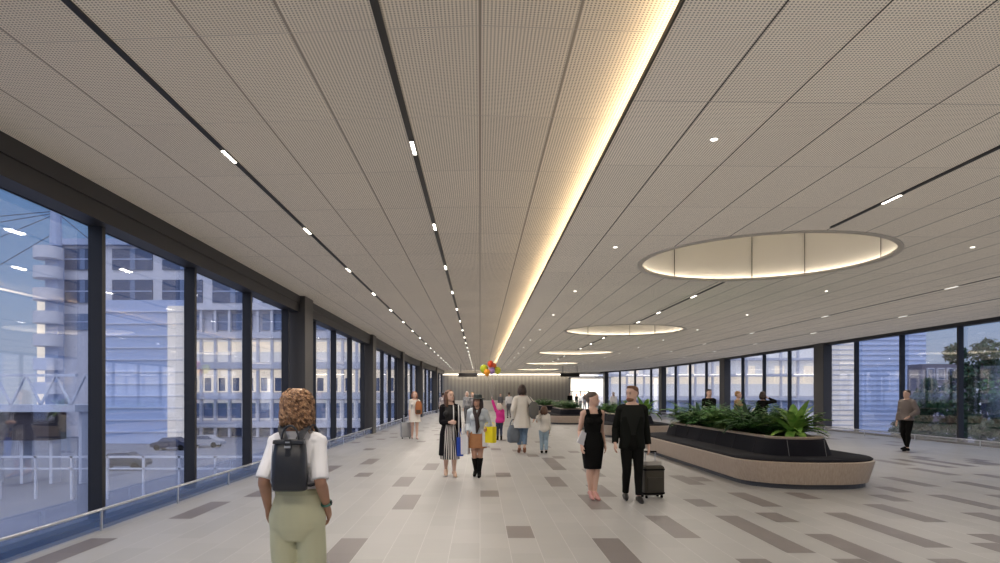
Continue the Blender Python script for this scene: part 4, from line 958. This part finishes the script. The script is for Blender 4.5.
def car(label, x, z, rz, m):
    t = thing('car', label, 'car', (px(x, z), z, GZ), rz, 'parked cars outside')
    mb = MB(); prof = [(-2.1, .35), (-2.15, .7), (-1.9, .85), (-1.3, .95), (-.7, 1.42), (.7, 1.45), (1.35, 1.0), (2.0, .85), (2.15, .6), (2.1, .35)]
    mb.loft([[V((a, y*sc, b)) for a, b in prof] for y, sc in ((-.85, 1), (-.6, 1), (.6, 1), (.85, 1))]); mb.build('car_body', m, t, bevel=0)
    mb = MB(); mb.loft([[V((a, y, b)) for a, b in ((-1.15, 1.0), (-.66, 1.38), (.66, 1.40), (1.2, 1.02))] for y in (-.87, .87)]); mb.build('side_window', M_wdk, t)
    for a in (-1.35, 1.35):
        for y in (-.8, .8): mb = MB(); mb.tube([(a, y-.1, .33), (a, y+.1, .33)], .33, 16); mb.build('wheel', Mc_black, t)
car('dark car parked outside behind the second left window, beside the mullion', 122, 56, .1, mat('car_dark', (.05, .06, .09), .3)); car('silver car on the road outside, seen through the third left window', 205, 80, 0, mat('car_silver', (.4, .42, .48), .3))
car('dark blue car on the road outside, left of the silver car', 172, 76, 0, mat('car_navy', (.04, .05, .1), .3))
# right side buildings
Zr = 95; gr = VY+(EYE-GZ)*F/Zr
b = thing('office_building', 'warmly lit office floors outside the far right windows', 'building')
part_box('wall', M_ext, b, 585, 846, 300, gr, Zr, 0, 12)
for yt, yb_, mm in ((345, 358, M_wlit2), (361, 374, M_wlit2), (377, 384, M_wlit), (384, 396, M_wlit2), (402, 412, M_ext2), (412, 428, M_wlit2)): part_box('window_band', mm, b, 588, 844, yt, yb_, Zr, -.2, .1)
for x0 in range(592, 846, 17): part_box('pillar', M_ext, b, x0-.8, x0+.8, 344, gr, Zr, -.8, -.3)
for x0 in range(600, 840, 29): part_box('bright_panel', M_wlit, b, x0, x0+9, 366, 382, Zr, -.4, -.1)
for yy in (359.5, 375.5, 399): part_box('floor_slab', M_ext, b, 588, 844, yy-1.2, yy+1.2, Zr, -1.2, 0)
block('tall pale louvred building outside, right of the dark column', 826, 926, 290, 68, mat('block_pale', (.48, .56, .76), .5, emit=(.5, .62, .9), es=.22), 5, (829, 858, MATS['block_warm']), lines=mat('louvre_line', (.44, .52, .73), .6))  # pale wall given its own glow to brighten the facade, not a lamp
b = thing('brown_building', 'small brown building with white window frames among the trees outside on the right', 'building'); zz = 58; g = VY+(EYE-GZ)*F/zz
part_box('wall', mat('brown_wall', (.22, .20, .24), .8), b, 922, 968, 364, g, zz, 0, 2)
for x0 in (926, 936, 946, 956):
    for y0 in (368, 386, 404, 422):
        f = part_box('window', M_ext, b, x0, x0+7, y0, y0+12, zz, -.2, .1); part_box('pane', M_wdk, f, x0+.8, x0+6.2, y0+1, y0+11, zz, -.26, -.1)
def tree(label, x, y, z, r, rng, m):
    t = thing('tree', label, 'tree', (x, y, GZ), 0, 'trees outside the right windows'); h = z-GZ
    mb = MB(); mb.tube([(0, 0, 0), (.1, 0, h*.5), (0, .1, h*.9)], [.25, .18, .08], 8); mb.build('trunk', mat('bark', (.05, .04, .03), .9), t)
    mb = MB()
    cl = [(V((rng.gauss(0, r*.4), rng.gauss(0, r*.4), rng.uniform(h*.35, h))), rng.uniform(.5, 1)*r*.42) for _ in range(14)]
    for k in range(2600):
        c, q = rng.choice(cl); d = V((rng.gauss(0, 1), rng.gauss(0, 1), rng.gauss(0, 1))).normalized(); p = c+d*q*rng.uniform(.7, 1.05)
        a = V((rng.gauss(0, 1), rng.gauss(0, 1), rng.gauss(0, 1))).normalized()*.2; b_ = d.cross(a).normalized()*.12
        mb.face([p-a, p+b_, p+a, p-b_])
    mb.build('foliage', m, t)
tr_ = random.Random(9)
for i, (x, z, y, r) in enumerate(((918, 50, 378, 2.0), (950, 50, 360, 2.2), (983, 48, 350, 3.0), (1010, 56, 335, 3.4), (1034, 46, 345, 2.8), (1075, 46, 350, 3.2), (1005, 39, 398, 1.8))):
    tree('dark leafy tree outside the right windows, %s from the left' % words[i], px(x, z), z, pz(y, z), r, tr_, M_dk if i != 4 else M_fern)

# ------------------------------------------------------------------ world, camera
wd = bpy.data.worlds.new('dusk'); S.world = wd; wd.use_nodes = True; t = wd.node_tree; n = N(t)
bg = t.nodes['Background']; tc = t.nodes.new('ShaderNodeTexCoord'); sp = t.nodes.new('ShaderNodeSeparateXYZ'); t.links.new(tc.outputs['Generated'], sp.inputs[0])
rmp = t.nodes.new('ShaderNodeValToRGB'); e = rmp.color_ramp.elements
e[0].position = 0; e[0].color = (.58, .63, .76, 1); e[1].position = .50; e[1].color = (.13, .28, .60, 1); q = e.new(.75); q.color = (1.45, 1.55, 1.9, 1)  # last stop: unseen zenith brightened to throw more light on the facades
q = e.new(.12); q.color = (.36, .51, .78, 1); q = e.new(.28); q.color = (.16, .33, .64, 1)
cl = t.nodes.new('ShaderNodeTexNoise'); cl.inputs['Scale'].default_value = 2.2; cl.inputs['Detail'].default_value = 5
mp = t.nodes.new('ShaderNodeMapping'); mp.inputs['Scale'].default_value = (1, 1, 3.5); t.links.new(tc.outputs['Generated'], mp.inputs[0]); t.links.new(mp.outputs[0], cl.inputs['Vector'])
t.links.new(sp.outputs[2], rmp.inputs[0])
r = t.nodes.new('ShaderNodeMapRange'); r.inputs[1].default_value = .5; r.inputs[2].default_value = .8; r.inputs[4].default_value = .35; t.links.new(cl.outputs[0], r.inputs[0])
t.links.new(n.mix(r.outputs[0], rmp.outputs[0], (.55, .6, .75)), bg.inputs[0]); bg.inputs[1].default_value = 1.0
sl = bpy.data.lights.new('facade_fill', 'SUN'); sl.energy = 1.3; sl.angle = math.radians(50); sl.color = (.96, .94, 1); so = bpy.data.objects.new('facade_fill', sl); C.objects.link(so); so.rotation_euler = (math.radians(62), 0, 0)  # broad soft lamp added behind the camera to brighten the outside facades
cam = bpy.data.cameras.new('camera'); co = bpy.data.objects.new('camera', cam); C.objects.link(co); S.camera = co
co.location = (0, 0, EYE); co.rotation_euler = (PI/2, 0, 0); cam.sensor_width = 36; cam.lens = 36*F/1000
cam.shift_x = .02; cam.shift_y = (395-281.5)/1000; cam.clip_end = 600
S.view_settings.view_transform = 'Standard'; S.view_settings.exposure = 0
S.cycles.max_bounces = 8; S.cycles.diffuse_bounces = 5; S.cycles.transparent_max_bounces = 16; S.cycles.sample_clamp_indirect = 4; S.cycles.use_light_tree = True
S.cycles.use_denoising = True
